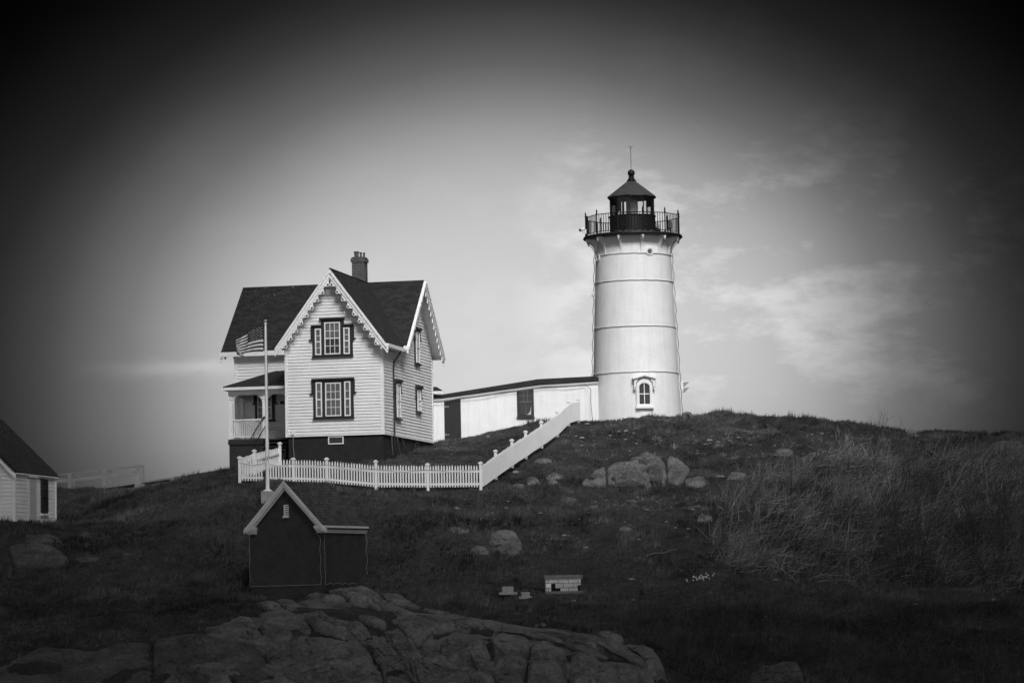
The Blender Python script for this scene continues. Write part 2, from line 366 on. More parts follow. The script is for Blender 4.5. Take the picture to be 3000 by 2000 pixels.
def build_split(mb, name, m, parent=None, off=(0, 0, 0)):
    key = lambda p: (round(p[0], 4), round(p[1], 4), round(p[2], 4))
    par = {}
    def find(a):
        while par.setdefault(a, a) != a: a = par[a]
        return a
    for f in mb.f:
        k0 = find(key(mb.v[f[0]]))
        for i in f[1:]: par[find(key(mb.v[i]))] = k0
    groups = {}
    for f in mb.f: groups.setdefault(find(key(mb.v[f[0]])), []).append(f)
    for fs_ in groups.values():
        q = MB()
        for f in fs_: q.face([mb.v[i] for i in f], [mb.uv[i] for i in f])
        q.build(name, m, parent, off)
import bmesh
def bmerge(me):
    b = bmesh.new(); b.from_mesh(me); bmesh.ops.remove_doubles(b, verts=b.verts, dist=1e-5); b.to_mesh(me); b.free()
    try: me.set_sharp_from_angle(angle=R(40))
    except Exception: pass
def thing(name, label, cat, loc, rz=0.0, group=None):
    o = bpy.data.objects.new(name, None); COL.objects.link(o); o.location = loc; o.rotation_euler = (0, 0, rz)
    o.empty_display_size = .3; tag(o, label, cat, group); return o
def tag(o, label, cat, group=None, kind=None):
    o['label'] = label; o['category'] = cat
    if group: o['group'] = group
    if kind: o['kind'] = kind
    return o
def npmesh(name, verts, tris, m, tone=None, quads=False, smooth=False):
    me = bpy.data.meshes.new(name); nf = len(tris); k = tris.shape[1]
    me.vertices.add(len(verts)); me.vertices.foreach_set('co', verts.astype(np.float32).ravel())
    me.loops.add(nf * k); me.loops.foreach_set('vertex_index', tris.astype(np.int32).ravel())
    me.polygons.add(nf); me.polygons.foreach_set('loop_start', np.arange(0, nf * k, k, dtype=np.int32))
    if tone is not None:
        a = me.attributes.new('tone', 'FLOAT', 'POINT'); a.data.foreach_set('value', tone.astype(np.float32))
    me.update(calc_edges=True); me.validate()
    if smooth: me.polygons.foreach_set('use_smooth', [True] * nf)
    me.materials.append(m); o = bpy.data.objects.new(name, me); COL.objects.link(o); return o

# ------------------------------------------------------------------ setting
ny, nx = GZ.shape
idx = np.arange(ny * nx).reshape(ny, nx)
quads = np.stack([idx[:-1, :-1], idx[:-1, 1:], idx[1:, 1:], idx[1:, :-1]], -1).reshape(-1, 4)
g = npmesh('ground', np.stack([GXX, GYY, GZ], -1).reshape(-1, 3), quads, GROUNDM, smooth=True)
g['kind'] = 'structure'; g['label'] = 'dark grassy island hillside under the house and lighthouse'
wm = mat('sea_water', .01, .12, .3, .05, .6, .8, .5)
sea = MB().face([(-9000, -3000, 0), (9000, -3000, 0), (9000, 15000, 0), (-9000, 15000, 0)]).build('sea', wm)
sea['kind'] = 'structure'; sea['label'] = 'open dark sea water around the island'

# added, unseen cloud-shaped blocker: shades the view's edges, its gap lights the hill top
def build_sun_blocker():
    zc = 66.0; st = 3.0
    xs = np.arange(-150, 190, st); ys = np.arange(-120, 142, st); XX, YY = np.meshgrid(xs, ys)
    T0 = Vector((1.0, 146.5, 14)); k = (zc - T0.z) / sd.z; c0 = T0 + sd * k
    dx = (XX - c0.x) / 19.5; dy = (YY - c0.y) / 23.0
    r = np.sqrt(dx ** 2 + dy ** 2) + .10 * fbm(XX / 16, YY / 16, 0, 3, 41)
    edge = np.minimum.reduce([XX + 150, 190 - XX, YY + 120, 142 - YY]) / 10
    th = np.clip((r - 1) * 3.0, 0, 1) * np.clip(edge, 0, 1)
    keep = (r > 1.0)
    lum = fbm(XX / 20, YY / 20, 1, 4, 43)
    up_ = zc + .3 + 6 * np.sqrt(np.clip(th, 0, 1)) + th * 3 * lum; dn = zc - .3 - 3.0 * np.sqrt(th) + th * 2 * fbm(XX / 9, YY / 9, 5, 3, 47)
    ny_, nx_ = XX.shape; idd = np.arange(ny_ * nx_).reshape(ny_, nx_); N = ny_ * nx_
    V = np.concatenate([np.stack([XX, YY, up_], -1).reshape(-1, 3), np.stack([XX, YY, dn], -1).reshape(-1, 3)])
    kq = keep[:-1, :-1] & keep[:-1, 1:] & keep[1:, 1:] & keep[1:, :-1]
    q = np.stack([idd[:-1, :-1], idd[:-1, 1:], idd[1:, 1:], idd[1:, :-1]], -1)[kq]
    faces = [q, q[:, ::-1] + N]
    # rim
    from collections import Counter
    ed = {}
    for a in q:
        for i in range(4):
            e = (int(a[i]), int(a[(i + 1) % 4]))
            if (e[1], e[0]) in ed: del ed[(e[1], e[0])]
            else: ed[e] = 1
    faces.append(np.array([[b, a, a + N, b + N] for a, b in ed]))
    o = npmesh('sun_blocker', V, np.concatenate(faces), mat('sun_blocker_surface', .25, 1, .1, .1, 0, 1, 0), smooth=True)
    o['kind'] = 'structure'; o['label'] = 'added sun blocker overhead, out of view, with a gap above the hill top'
build_sun_blocker()

# ------------------------------------------------------------------ house
def siding(fr, h0, h1, left, right, m, name, parent, off, sp_=.15, lip=.032):
    mb = MB(); h = h0
    while h < h1 - 1e-6:
        t_ = min(h + sp_, h1); l0, r0, l1, r1 = left(h), right(h), left(t_), right(t_)
        if r0 - l0 > .02:
            if r1 < l1: l1 = r1 = (l1 + r1) / 2
            g_ = h + .015     # open joint between boards
            mb.face([fr(l0, g_, lip), fr(r0, g_, lip), fr(r1, t_, .006), fr(l1, t_, .006)])
            mb.face([fr(l0, g_, -.02), fr(r0, g_, -.02), fr(r0, g_, lip), fr(l0, g_, lip)]); mb.face([fr(l0, h, -.02), fr(r0, h, -.02), fr(r0, g_, -.02), fr(l0, g_, -.02)])
            mb.face([fr(l0, h, -.02), fr(l0, h, lip), fr(l1, t_, .006), fr(l1, t_, -.02)])
            mb.face([fr(r0, h, lip), fr(r0, h, -.02), fr(r1, t_, -.02), fr(r1, t_, .006)])
        h = t_
    return mb.build(name, m, parent, off)
def bars(mb, fr, a0, a1, h0, h1, o0, o1, b): 
    mb.box(fr, a0, a1, h0, h0 + b, o0, o1); mb.box(fr, a0, a1, h1 - b, h1, o0, o1)
    mb.box(fr, a0, a0 + b, h0 + b, h1 - b, o0, o1 - .001); mb.box(fr, a1 - b, a1, h0 + b, h1 - b, o0, o1 - .001)
def sash(fr, a0, a1, h0, h1, win, off, cols=3, rows=2, pane=PANE, pane2=None, o=.075, b=.05, m=WHITE, curtain=False):
    """double-hung sash pair and its panes"""
    w = MB(); bars(w, fr, a0, a1, h0, h1, o, o + .05, b)
    mid = (h0 + h1) / 2
    w.box(fr, a0 + b, a1 - b, mid - b * .45, mid + b * .45, o, o + .045)
    for (q0, q1) in ((h0 + b, mid), (mid, h1 - b)):
        for i in range(1, cols):
            x = a0 + b + (a1 - a0 - 2 * b) * i / cols; w.box(fr, x - .011, x + .011, q0, q1, o, o + .03)
        for j in range(1, rows):
            y = q0 + (q1 - q0) * j / rows; w.box(fr, a0 + b, a1 - b, y - .011, y + .011, o, o + .031)
    w.build('sash', m, win, off)
    for (q0, q1), pm in (((h0 + b * .9, mid), pane2 or pane), ((mid, h1 - b * .9), pane)):
        MB().box(fr, a0 + b * .9, a1 - b * .9, q0, q1, o - .01, o + .008).build('pane', pm, win, off)
def side_window(fr, a, h0, h1, w, root, off, cols=2):
    """dark cased window with an eared hood"""
    c = MB(); x0, x1 = a - w / 2, a + w / 2
    c.box(fr, x0, x1, h0, h1 - .1, 0, .08)
    win = c.build('window', DARKTRIM, root, off)
    hd = MB(); hd.box(fr, x0 - .06, x1 + .06, h1 - .1, h1 + .03, 0, .2); hd.box(fr, x0 - .05, x0 - .004, h1 - .62, h1 - .1, 0, .12); hd.box(fr, x1 + .004, x1 + .05, h1 - .62, h1 - .1, 0, .12)
    for sx, q in ((x0 - .05, -1), (x1 + .05, 1)): hd.box(fr, min(sx, sx + q * .06), max(sx, sx + q * .06), h1 - .64, h1 - .56, 0, .14)
    hd.build('hood', DARKTRIM, win)
    MB().box(fr, x0 - .05, x1 + .05, h0 - .07, h0 - .002, 0, .15).build('sill', DARKTRIM, win)
    sash(fr, x0 + .14, x1 - .14, h0 + .05, h1 - .18, win, (0, 0, 0), cols=cols)
    return win
def wedge_board(mb, fr, ax_, hx, run, rise, d0, d1, o0, o1, sgn):
    """band parallel to a rake, offset d0..d1 below it (measured square to the rake)"""
    L = math.hypot(run, rise); tx, tz = run / L * sgn, -rise / L
    k = L / run   # vertical drop per unit of perpendicular offset
    p = [(ax_, hx - d0 * k), (ax_ + run * sgn, hx - rise - d0 * k), (ax_ + run * sgn, hx - rise - d1 * k), (ax_, hx - d1 * k)]
    if sgn < 0: p = p[::-1]
    mb.prism(fr, p[::-1], o0, o1)
def vergeboard(fr, ax_, hx, run, rise, root, off):
    L = math.hypot(run, rise); k = L / run
    mb = MB()
    for s_ in (1, -1): wedge_board(mb, fr, ax_, hx, run, rise, .03, .13, 0, .14, s_); wedge_board(mb, fr, ax_, hx, run, rise, .13, .26, 0, .09, s_)
    vb = mb.build('vergeboard', WHITE, root, off)
    sc = MB(); cr = MB(); pit = .445
    for s_ in (1, -1):
        N = 90; T = Vector((run / L * s_, -rise / L)); Nn = Vector((-rise / L * s_, -run / L))  # inward-down normal
        def pt(sv, d): 
            return (ax_ + T.x * sv + Nn.x * d, hx + T.y * sv + Nn.y * d)
        ed = []
        for i in range(N + 1):
            sv = .12 + (L - .1) * i / N; ph = ((sv - .25) % pit) / pit; dd = .29 + .14 * abs(math.cos(math.pi * ph)) ** 1.3
            ed.append((sv, dd))
        for (s0, e0), (s1, e1) in zip(ed, ed[1:]):
            q = [pt(s0, .25), pt(s1, .25), pt(s1, e1), pt(s0, e0)]
            if s_ > 0: q = q[::-1]
            sc.prism(fr, q, .02, .055)
        sv = .25
        while sv < L:
            c = pt(sv, .405); ring = [(c[0] + .085 * math.cos(a * math.pi / 5), c[1] + .085 * math.sin(a * math.pi / 5)) for a in range(10)]
            sc.prism(fr, ring, .015, .065)
            k5, k2 = .055, .02
            cr.prism(fr, [(c[0] + a, c[1] + b) for a, b in ((-k2, -k5), (k2, -k5), (k2, -k2), (k5, -k2), (k5, k2), (k2, k2), (k2, k5), (-k2, k5), (-k2, k2), (-k5, k2), (-k5, -k2), (-k2, -k2))], .066, .073)
            sv += pit
    scl = sc.build('scalloped_trim', WHITE, vb); build_split(cr, 'rosette', DARKTRIM, vb)
    return vb

YAW = R(11.6)
HO = P(1124, 1267, 137); HB = 2.6      # siding line sits HB above the thing's base
house = thing('keeper_house', 'large white clapboard house with scalloped gables and dark shingle roof', 'house', (HO.x, HO.y, HO.z - HB), -YAW)
off = (0, 0, HB)
RZ = 7.88; RY = 6.7; KM = 3.53 / 3.85; GX_ = -2.375; KG = 1.346
XL = -8.25
fr_front = F((0, 0, 0), (1, 0, 0), (0, -1, 0)); fr_main = F((0, 3.2, 0), (1, 0, 0), (0, -1, 0))
fr_right = F((0, 0, 0), (0, 1, 0), (1, 0, 0)); fr_left = F((XL, 0, 0), (0, -1, 0), (-1, 0, 0)); fr_back = F((0, 10.2, 0), (-1, 0, 0), (0, 1, 0))
gl = lambda h: max(-4.75, GX_ - (RZ - .12 - h) / KG); gr = lambda h: min(0, GX_ + (RZ - .12 - h) / KG)
siding(fr_front, 0, RZ - .12, gl, gr, SIDING, 'front_gable_wall', house, off)
siding(fr_main, 0, 4.5, lambda h: XL, lambda h: -4.75, SIDING, 'porch_side_wall', house, off)
ml = lambda h: max(0, RY - (RZ - .1 - h) / KM) if h > 4.25 else 0
mr = lambda h: min(10.2, RY + (RZ - .1 - h) / KM)
siding(fr_right, 0, RZ - .12, ml, mr, SIDING, 'side_gable_wall', house, off)
siding(fr_left, 0, RZ - .12, lambda h: -mr(h), lambda h: -max(3.2, RY - (RZ - .1 - h) / KM), SIDING, 'end_gable_wall', house, off)
siding(fr_back, 0, 4.5, lambda h: 0, lambda h: -XL, SIDING, 'rear_wall', house, off)
core = MB(); core.bx(-4.72, -.03, .03, 3.4, -.0, 4.3); core.bx(XL + .03, -.031, 3.25, 10.17, 0, 4.3)
core.prism(F((0, 0, 0), (1, 0, 0), (0, -1, 0)), [(-4.7, 4.3), (-.05, 4.3), (GX_, RZ - .25)], -6, -.03)
core.prism(F((0, 0, 0), (0, 1, 0), (1, 0, 0)), [(3.3, 4.31), (10.1, 4.31), (RY, RZ - .3)], XL + .03, -.03)
core.build('frame_core', SIDING, house, off)
cb = MB()
cb.bx(-.12, .045, -.045, -.0, -.03, 4.2); cb.bx(.0, .046, 0.0, .12, -.03, 4.2); cb.bx(-4.8, -4.67, -.045, .0, -.03, 4.2); cb.bx(-.0, .046, 10.1, 10.24, 0, 4.2)
cb.bx(XL - .045, XL + .1, 3.15, 3.2, 0, 4.3); cb.bx(-4.8, .05, -.05, -.0, -.075, -.005); cb.bx(-.0, .05, 0, 10.2, -.075, -.005)
build_split(cb, 'corner_board', WHITE, house, off)
fd = MB(); fd.bx(-4.68, -.06, .05, 3.1, -HB, -.03); fd.bx(XL + .05, -.061, 3.1, 10.12, -HB, -.031)
found = fd.build('foundation', FBRICK, house, off)
wf = MB(); bars(wf, fr_front, -2.72, -1.97, -.47, -.10, -.05, .01, .045); bw_ = wf.build('basement_window', WHITE, house, off)
MB().box(fr_front, -2.68, -2.01, -.43, -.14, -.06, -.03).build('pane', PANED, bw_)
wf = MB(); bars(wf, fr_right, 6.4, 7.1, -.62, -.15, -.06, .0, .05); bw_ = wf.build('basement_window', DARKTRIM, house, off)
MB().box(fr_right, 6.44, 7.06, -.58, -.19, -.065, -.03).build('pane', PANED, bw_)

# roofs
def roof_slab(mb, quad, th=.10): mb.slab(quad, th)
xl, xr = -8.86, .5
me_ = MB(); e0 = 2.85; e1 = 10.55; ze = RZ - (RY - e0) * KM
me_.slab([(xl, e0, ze), (xr, e0, ze), (xr, RY, RZ), (xl, RY, RZ)], .10)
me_.slab([(xr, e1, RZ - (e1 - RY) * KM), (xl, e1, RZ - (e1 - RY) * KM), (xl, RY, RZ), (xr, RY, RZ)], .10)
for f in range(0, len(me_.f)): pass
roof = me_.build('main_roof', SHINGLEP, house, off)
# uv: x along from the left end, y down from the ridge
def roof_uv(o, horiz, along0, ridge):
    me = o.data; ul = me.uv_layers[0].data
    for lp in me.loops:
        c = me.vertices[lp.vertex_index].co
        ul[lp.index].uv = ((c.x - along0) if horiz == 'x' else (c.y - along0), (ridge - c.z) * 1.45 if True else 0)
roof_uv(roof, 'x', xl, RZ)
gx1 = 2.72
mg = MB(); zg = RZ - gx1 * KG
mg.slab([(GX_ + gx1, -.5, zg), (GX_ + gx1, RY - 1.468 * gx1, zg), (GX_, RY, RZ + .004), (GX_, -.5, RZ + .004)], .10)
mg.slab([(GX_ - gx1, RY - 1.468 * gx1, zg), (GX_ - gx1, -.5, zg), (GX_, -.5, RZ + .004), (GX_, RY, RZ + .004)], .10)
groof = mg.build('gable_roof', SHINGLE, house, off); roof_uv(groof, 'y', -.5, RZ)
so = MB()   # white soffits and fascias under the roof edges
def below(q, d): return [(a, b, c - d) for a, b, c in q]
so.slab(below([(xl + .02, e0 + .02, ze), (-4.9, e0 + .02, ze), (-4.9, 3.6, ze + .75 * KM), (xl + .02, 3.6, ze + .75 * KM)], .145), .05)
so.slab(below([(xl + .02, e0 + .02, ze), (XL + .3, e0 + .02, ze), (XL + .3, RY, RZ), (xl + .02, RY, RZ)], .15), .05)
so.slab(below([(-.3, e0 + .02, ze), (xr - .02, e0 + .02, ze), (xr - .02, RY, RZ), (-.3, RY, RZ)], .15), .05)
so.slab(below([(xr - .02, e1 - .02, ze), (-.3, e1 - .02, ze), (-.3, RY, RZ), (xr - .02, RY, RZ)], .152), .05)
so.slab(below([(GX_ + gx1 - .02, -.48, zg), (GX_ + gx1 - .02, 2.6, zg), (GX_ + 2.2, 2.6, zg + .52 * KG), (GX_ + 2.2, -.48, zg + .52 * KG)], .165), .05)
so.slab(below([(GX_ + gx1 - .02, -.48, zg), (GX_ + gx1 - .02, .1, zg), (GX_, .1, RZ), (GX_, -.48, RZ)], .168), .05)
so.slab(below([(GX_ - gx1 + .02, .1, zg), (GX_ - gx1 + .02, -.48, zg), (GX_, -.48, RZ), (GX_, .1, RZ)], .169), .05)
build_split(so, 'soffit', WHITE, house, off)
fa = MB(); fa.bx(xl, -5.1, e0 - .06, e0 + .01, ze - .26, ze - .03); fa.bx(.36, xr, e0 - .06, e0 + .01, ze - .22, ze - .03)
fa.bx(GX_ + gx1 - .02, GX_ + gx1 + .09, -.5, 2.9, zg - .20, zg - .03); fa.bx(GX_ + gx1 - .2, GX_ + gx1 - .021, -.45, 2.9, zg - .22, zg - .14)
fa.bx(-8.3, -4.8, 3.05, 3.16, 4.0, 4.22)
build_split(fa, 'fascia', WHITE, house, off)
vergeboard(F((0, -.5, 0), (1, 0, 0), (0, -1, 0)), GX_, RZ - .02, gx1 + .02, (gx1 + .02) * KG, house, off)
vergeboard(F((xr, 0, 0), (0, 1, 0), (1, 0, 0)), RY, RZ - .02, 3.87, 3.87 * KM, house, off)
vergeboard(F((xl + .16, 0, 0), (0, -1, 0), (-1, 0, 0)), -RY, RZ - .02, 3.87, 3.87 * KM, house, off)
pend = MB()
for (x, y, z) in ((xr + .04, e1 + .02, ze - .35), (xl - .0, e0 + .05, ze - .38), (GX_ + gx1 + .04, -.5, zg - .34)):
    pend.lathe([(.005, z - .16), (.045, z - .10), (.02, z - .04), (.055, z + .03), (.03, z + .12)], 10, (x, y))
build_split(pend, 'corner_pendant', WHITE, house, off)
# chimney
ch = MB(); cx, cy = -2.72, 6.45; ch.bx(cx - .32, cx + .32, cy - .32, cy + .32, 6.9, 8.98); ch.bx(cx - .37, cx + .37, cy - .37, cy + .37, 8.86, 9.03); ch.bx(cx - .33, cx + .33, cy - .33, cy + .33, 9.031, 9.11)
chim = ch.build('chimney', CHIM, house, off)
fl = MB(); fl.bx(cx - .35, cx + .35, cy - .35, cy + .35, 7.2, 7.78); fl.build('flashing', mat('lead_flashing', .12, .5, .3), chim)
for i, (ax2, ay2, r_, h_) in enumerate(((cx - .14, cy - .05, .12, .30), (cx + .10, cy - .13, .055, .24), (cx + .2, cy + .12, .055, .25))):
    pm = MB(); pm.lathe([(r_, 9.11), (r_ * .9, 9.11 + h_ * .7), (r_ * 1.15, 9.11 + h_ * .75), (r_ * 1.15, 9.11 + h_), (r_ * .8, 9.11 + h_), (r_ * .8, 9.2)], 14, (ax2, ay2)); pm.build('chimney_pot', CHIM, chim)
# front windows
def front_triple(h0, h1, hc, root):
    c = GX_ - .04; w = .99
    cs = MB(); cs.box(fr_front, c - w, c + w, h0, h1, 0, .07)
    if hc > h1: cs.box(fr_front, c - .57, c + .57, h1 + .001, hc, 0, .069)
    win = cs.build('window', DARKTRIM, root, off)
    hd = MB()
    if hc > h1:
        hd.box(fr_front, c - w - .04, c - .575, h1 - .02, h1 + .05, 0, .17); hd.box(fr_front, c + .575, c + w + .04, h1 - .02, h1 + .05, 0, .17)
        hd.box(fr_front, c - .62, c + .62, hc - .02, hc + .05, 0, .175)
    else: hd.box(fr_front, c - w - .05, c + w + .05, h1 - .02, h1 + .06, 0, .18)
    for s_ in (-1, 1):
        x = c + s_ * (w + .035); hd.box(fr_front, x - .033, x + .033, h1 - .68, h1 - .021, 0, .10); 
        hd.prism(fr_front, [(x - .035, h1 - .72), (x + .035, h1 - .72), (x + s_ * .1 + .035, h1 - .62), (x + s_ * .1 - .035, h1 - .62), ] if s_ > 0 else [(x - .035, h1 - .72), (x + .035, h1 - .72), (x - .1 + .035, h1 - .62), (x - .1 - .035, h1 - .62)], 0, .12)
    hd.build('hood', DARKTRIM, win)
    MB().box(fr_front, c - w - .02, c + w + .02, h0 - .06, h0 - .002, 0, .14).build('sill', DARKTRIM, win)
    sash(fr_front, c - .385, c + .385, h0 + .07, (hc if hc > h1 else h1) - .16, win, (0, 0, 0), cols=3, rows=2, pane2=PANED if hc > h1 else PANE)
    for s_ in (-1, 1):
        x = c + s_ * .70; sash(fr_front, x - .15, x + .15, h0 + .06, h1 - .12, win, (0, 0, 0), cols=1, rows=2, b=.055)
front_triple(.78, 2.60, 2.60, house); front_triple(3.72, 5.16, 5.48, house)
side_window(fr_right, 6.85, 3.72, 5.5, 1.0, house, off); side_window(fr_right, 2.7, .80, 2.66, 1.0, house, off); side_window(fr_right, 6.95, 1.33, 2.62, .95, house, off)
side_window(fr_main, -6.75, .95, 2.35, 1.0, house, off)
# door on the porch side
dr = MB(); dr.box(fr_main, -5.55, -4.85, 0.0, 2.15, 0, .07); dd = dr.build('front_door', SHADE, house, off)
MB().box(fr_main, -5.62, -5.56, 0, 2.25, 0, .09).build('door_frame', DARKTRIM, dd)
MB().box(fr_main, -5.95, -5.78, 1.72, 1.86, .035, .12).build('mail_box', SHADE, house, off)
# porch
po = MB(); po.bx(-8.0, -4.76, 1.15, 3.16, -.12, -.03); po.build('porch_floor', mat('porch_boards', .05, .7, .2), house, off)
po = MB(); po.bx(-7.98, -6.3, 1.2, 1.28, -HB, -.121); po.bx(-7.98, -7.9, 1.281, 3.1, -HB, -.122); po.bx(-8.02, -6.25, 1.13, 1.199, -.30, -.1); po.build('porch_skirting', DARKTRIM, house, off)
rp = MB(); zq, zw = 2.50, 3.35; ex0, ex1, ey0, ey1 = -8.15, -4.78, .85, 3.16
rp.face([(ex0, ey0, zq), (ex1, ey0, zq), (ex1, ey1, zw), (-6.2, ey1, zw)])
rp.face([(ex0, ey1, zq), (ex0, ey0, zq), (-6.2, ey1, zw)])
rp.face([(ex0, ey0, zq - .05), (ex0, ey1, zq - .05), (ex1, ey1, zq - .05), (ex1, ey0, zq - .05)])
rp.face([(ex0, ey0, zq - .05), (ex1, ey0, zq - .05), (ex1, ey0, zq), (ex0, ey0, zq)]); rp.face([(ex0, ey1, zq - .05), (ex0, ey0, zq - .05), (ex0, ey0, zq), (ex0, ey1, zq)])
rp.build('porch_roof', SHINGLE, house, off)
rp = MB(); rp.bx(ex0 - .04, ex1, ey0 - .03, ey0 + .18, zq - .19, zq - .051); rp.bx(ex0 - .04, ex0 + .15, ey0 + .181, ey1, zq - .19, zq - .052)
rp.bx(-7.98, ex1, 1.12, 1.34, zq - .42, zq - .191); rp.bx(-7.98, -7.8, 1.341, ey1, zq - .42, zq - .192); rp.bx(ex0, ex1, ey0 + .181, ey1, zq - .12, zq - .054)
rp.build('porch_eave', WHITE, house, off)
for x, y in ((-7.87, 1.23), (-6.2, 1.23), (-7.87, 3.05), (-4.9, 1.23)):
    pm = MB(); w = .085 if y < 3 else .07; pm.bx(x - w, x + w, y - w, y + w, -.03, zq - .421); pm.bx(x - w - .03, x + w + .03, y - w - .03, y + w + .03, -.029, .2); pm.bx(x - w - .03, x + w + .03, y - w - .03, y + w + .03, zq - .62, zq - .55)
    pm.build('porch_post', WHITE, house, off)
    frp = F((x, y, 0), (1, 0, 0), (0, -1, 0))
    for s_ in (1, -1):
        if (x < -7.5 and s_ < 0) or (x > -5.2 and s_ > 0): continue
        arc = [(s_ * w, zq - .95)] + [(s_ * (w + .40 * (1 - math.cos(a))), zq - .95 + .52 * math.sin(a)) for a in [math.pi / 2 * k / 7 for k in range(8)]] + [(s_ * w, zq - .425)]
        if s_ < 0: arc = arc[::-1]
        if y < 3: MB().prism(frp, arc, -.03, .03).build('corner_bracket', WHITE, house, off)
rl = MB(); rl.bx(-7.78, -6.29, 1.19, 1.27, .86, .92); rl.bx(-7.78, -6.29, 1.20, 1.26, .05, .10); 
for i in range(15): x = -7.72 + i * .0985; rl.bx(x - .019, x + .019, 1.21, 1.25, .10, .86)
rl.bx(-7.91, -7.83, 1.33, 2.97, .86, .92)
for i in range(16): y = 1.4 + i * .1; rl.bx(-7.89, -7.85, y - .019, y + .019, .1, .86)
rl.build('porch_railing', WHITE, house, off)
st_ = MB()
for i in range(7): st_.bx(-6.1, -4.95, 1.15 - .28 * (i + 1), 1.15 - .28 * i, -.30 - .19 * i, -.24 - .19 * i); 
for x in (-6.14, -4.95): st_.prism(F((x, 0, 0), (0, 1, 0), (-1, 0, 0)), [(1.15, -.25), (-.85, -1.6), (-.85, -1.85), (1.15, -.6)], 0, .05)
st_.build('porch_steps', DARKTRIM, house, off)
for x in (-6.18, -6.0):
    h_ = MB(); d_ = 0 if x < -6.1 else -.3
    h_.tube([(x, 1.05, .95 + d_), (x - .05, .95, .9 + d_), (x - .28, -.35, -.15 + d_)], .028, 6); h_.sphere((x, 1.05, .97 + d_), .06, 6); h_.tube([(x - .2, 0, .1 + d_), (x - .2, 0, -1.2)], .02); h_.build('stair_handrail', BLACK, house, off)
# gutter pipe, meter cables
dp = MB(); dp.tube([(.36, 2.2, zg - .1), (.34, 2.15, zg - .3), (.12, 1.75, zg - .75), (.11, 1.72, zg - 1.0)], .05, 8); dp.tube([(.11, 1.72, zg - .95), (.11, 1.72, -.5)], .036, 8); dp.build('downpipe', DARKTRIM, house, off)
dp = MB(); dp.tube([(.1, 1.2, 0.1), (.12, 1.1, -.4), (.13, 1.25, -1.0)], .014, 5); dp.tube([(.1, 2.2, -.05), (.12, 2.4, -.5), (.12, 2.9, -.95)], .014, 5); dp.tube([(.1, 3.2, -.1), (.12, 3.6, -.5), (.12, 4.2, -.75)], .014, 5)
dp.tube([(-4.4, -.08, .12), (-4.42, -.1, -.5), (-4.35, -.12, -1.2), (-4.3, -.15, -1.6)], .018, 5); build_split(dp, 'meter_cable', STRING, house, off)
bxm = MB(); bxm.bx(-4.5, -4.36, -.13, -.05, .03, .16); bxm.tube([(-4.45, -.08, .15), (-4.46, -.08, .27)], .02); bxm.build('outlet_box', WHITE, house, off)
# rear lean-to roof that shows past the corner
lt = MB(); lt.slab([(-1.0, 10.3, 2.60), (.52, 10.3, 2.60), (.0, 11.2, 2.86), (-1.0, 11.2, 2.86)], .05); lt.build('rear_porch_roof', SHINGLE, house, off)
lt = MB(); lt.bx(-1.0, .56, 10.25, 10.36, 2.47, 2.57); lt.bx(-.9, -.1, 10.37, 11.3, 0, 2.5); lt.build('rear_porch_wall', WHITE, house, off)

# ------------------------------------------------------------------ tower
TD = 150.5; TB = P(1866, 1219, TD); TX, TZ0 = TB.x, TB.z
def tz(py, r=0.0):      # height above the base of a point on the tower axis ring (front)
    return P(1862, py, TD - r).z - TZ0
tower = thing('lighthouse', 'tall tapering white lighthouse tower with black gallery and lantern', 'lighthouse', (TX, TD, TZ0 - 1.2))
toff = (0, 0, 1.2)
hd_ = tz(684, 2.5)     # deck underside
r0, r1 = 2.30, 1.93
def rad(h): return r0 + (r1 - r0) * h / hd_
prof = [(rad(-1.2), -1.2)] + [(rad(hd_ * i / 30), hd_ * i / 30) for i in range(30)]
prof = prof[:-2]
lastz = prof[-1][1]
prof += [(rad(lastz) , lastz + .01)]
body = MB().lathe(prof + [(rad(hd_), hd_)], 96).build('tower_body', TOWERM, tower, toff, smooth=True)
for i, py in enumerate((738, 817, 952, 1087)):
    h = tz(py, 2.1); rb = MB(); r_ = rad(h)
    rb.lathe([(r_ - .01, h - .035), (r_ + .016, h - .03), (r_ + .016, h + .01), (r_ - .01, h + .02)], 96)
    sg = MB(); path = []
    for k in range(97):
        a = 2 * math.pi * k / 96; zz = h - .03 - .025 * abs(math.sin(a * 9 + i)) - .012 * math.sin(a * 3 + i)
        path.append((math.sin(a) * (r_ + .03), -math.cos(a) * (r_ + .03), zz))
    b_ = rb.build('band', WHITE, tower, toff); sg.tube(path, .013, 5, caps=False); sg.build('light_string', mat('string_dark', .20, .7, .3, 9), b_)
for s_, nm in ((-1, 0), (1, 1)):
    cbm = MB(); path = []
    for k in range(40):
        h = hd_ * (1 - k / 39); a = s_ * (math.pi / 2 - .06); rr_ = rad(h) + .07 + .03 * math.sin(k * 1.7) + (.5 * max(0, 1 - k / 2.5))
        path.append((math.sin(a) * rr_, -math.cos(a) * rr_, h))
    cbm.tube(path, .02, 5); cbm.build('cable', STRING, tower, toff)
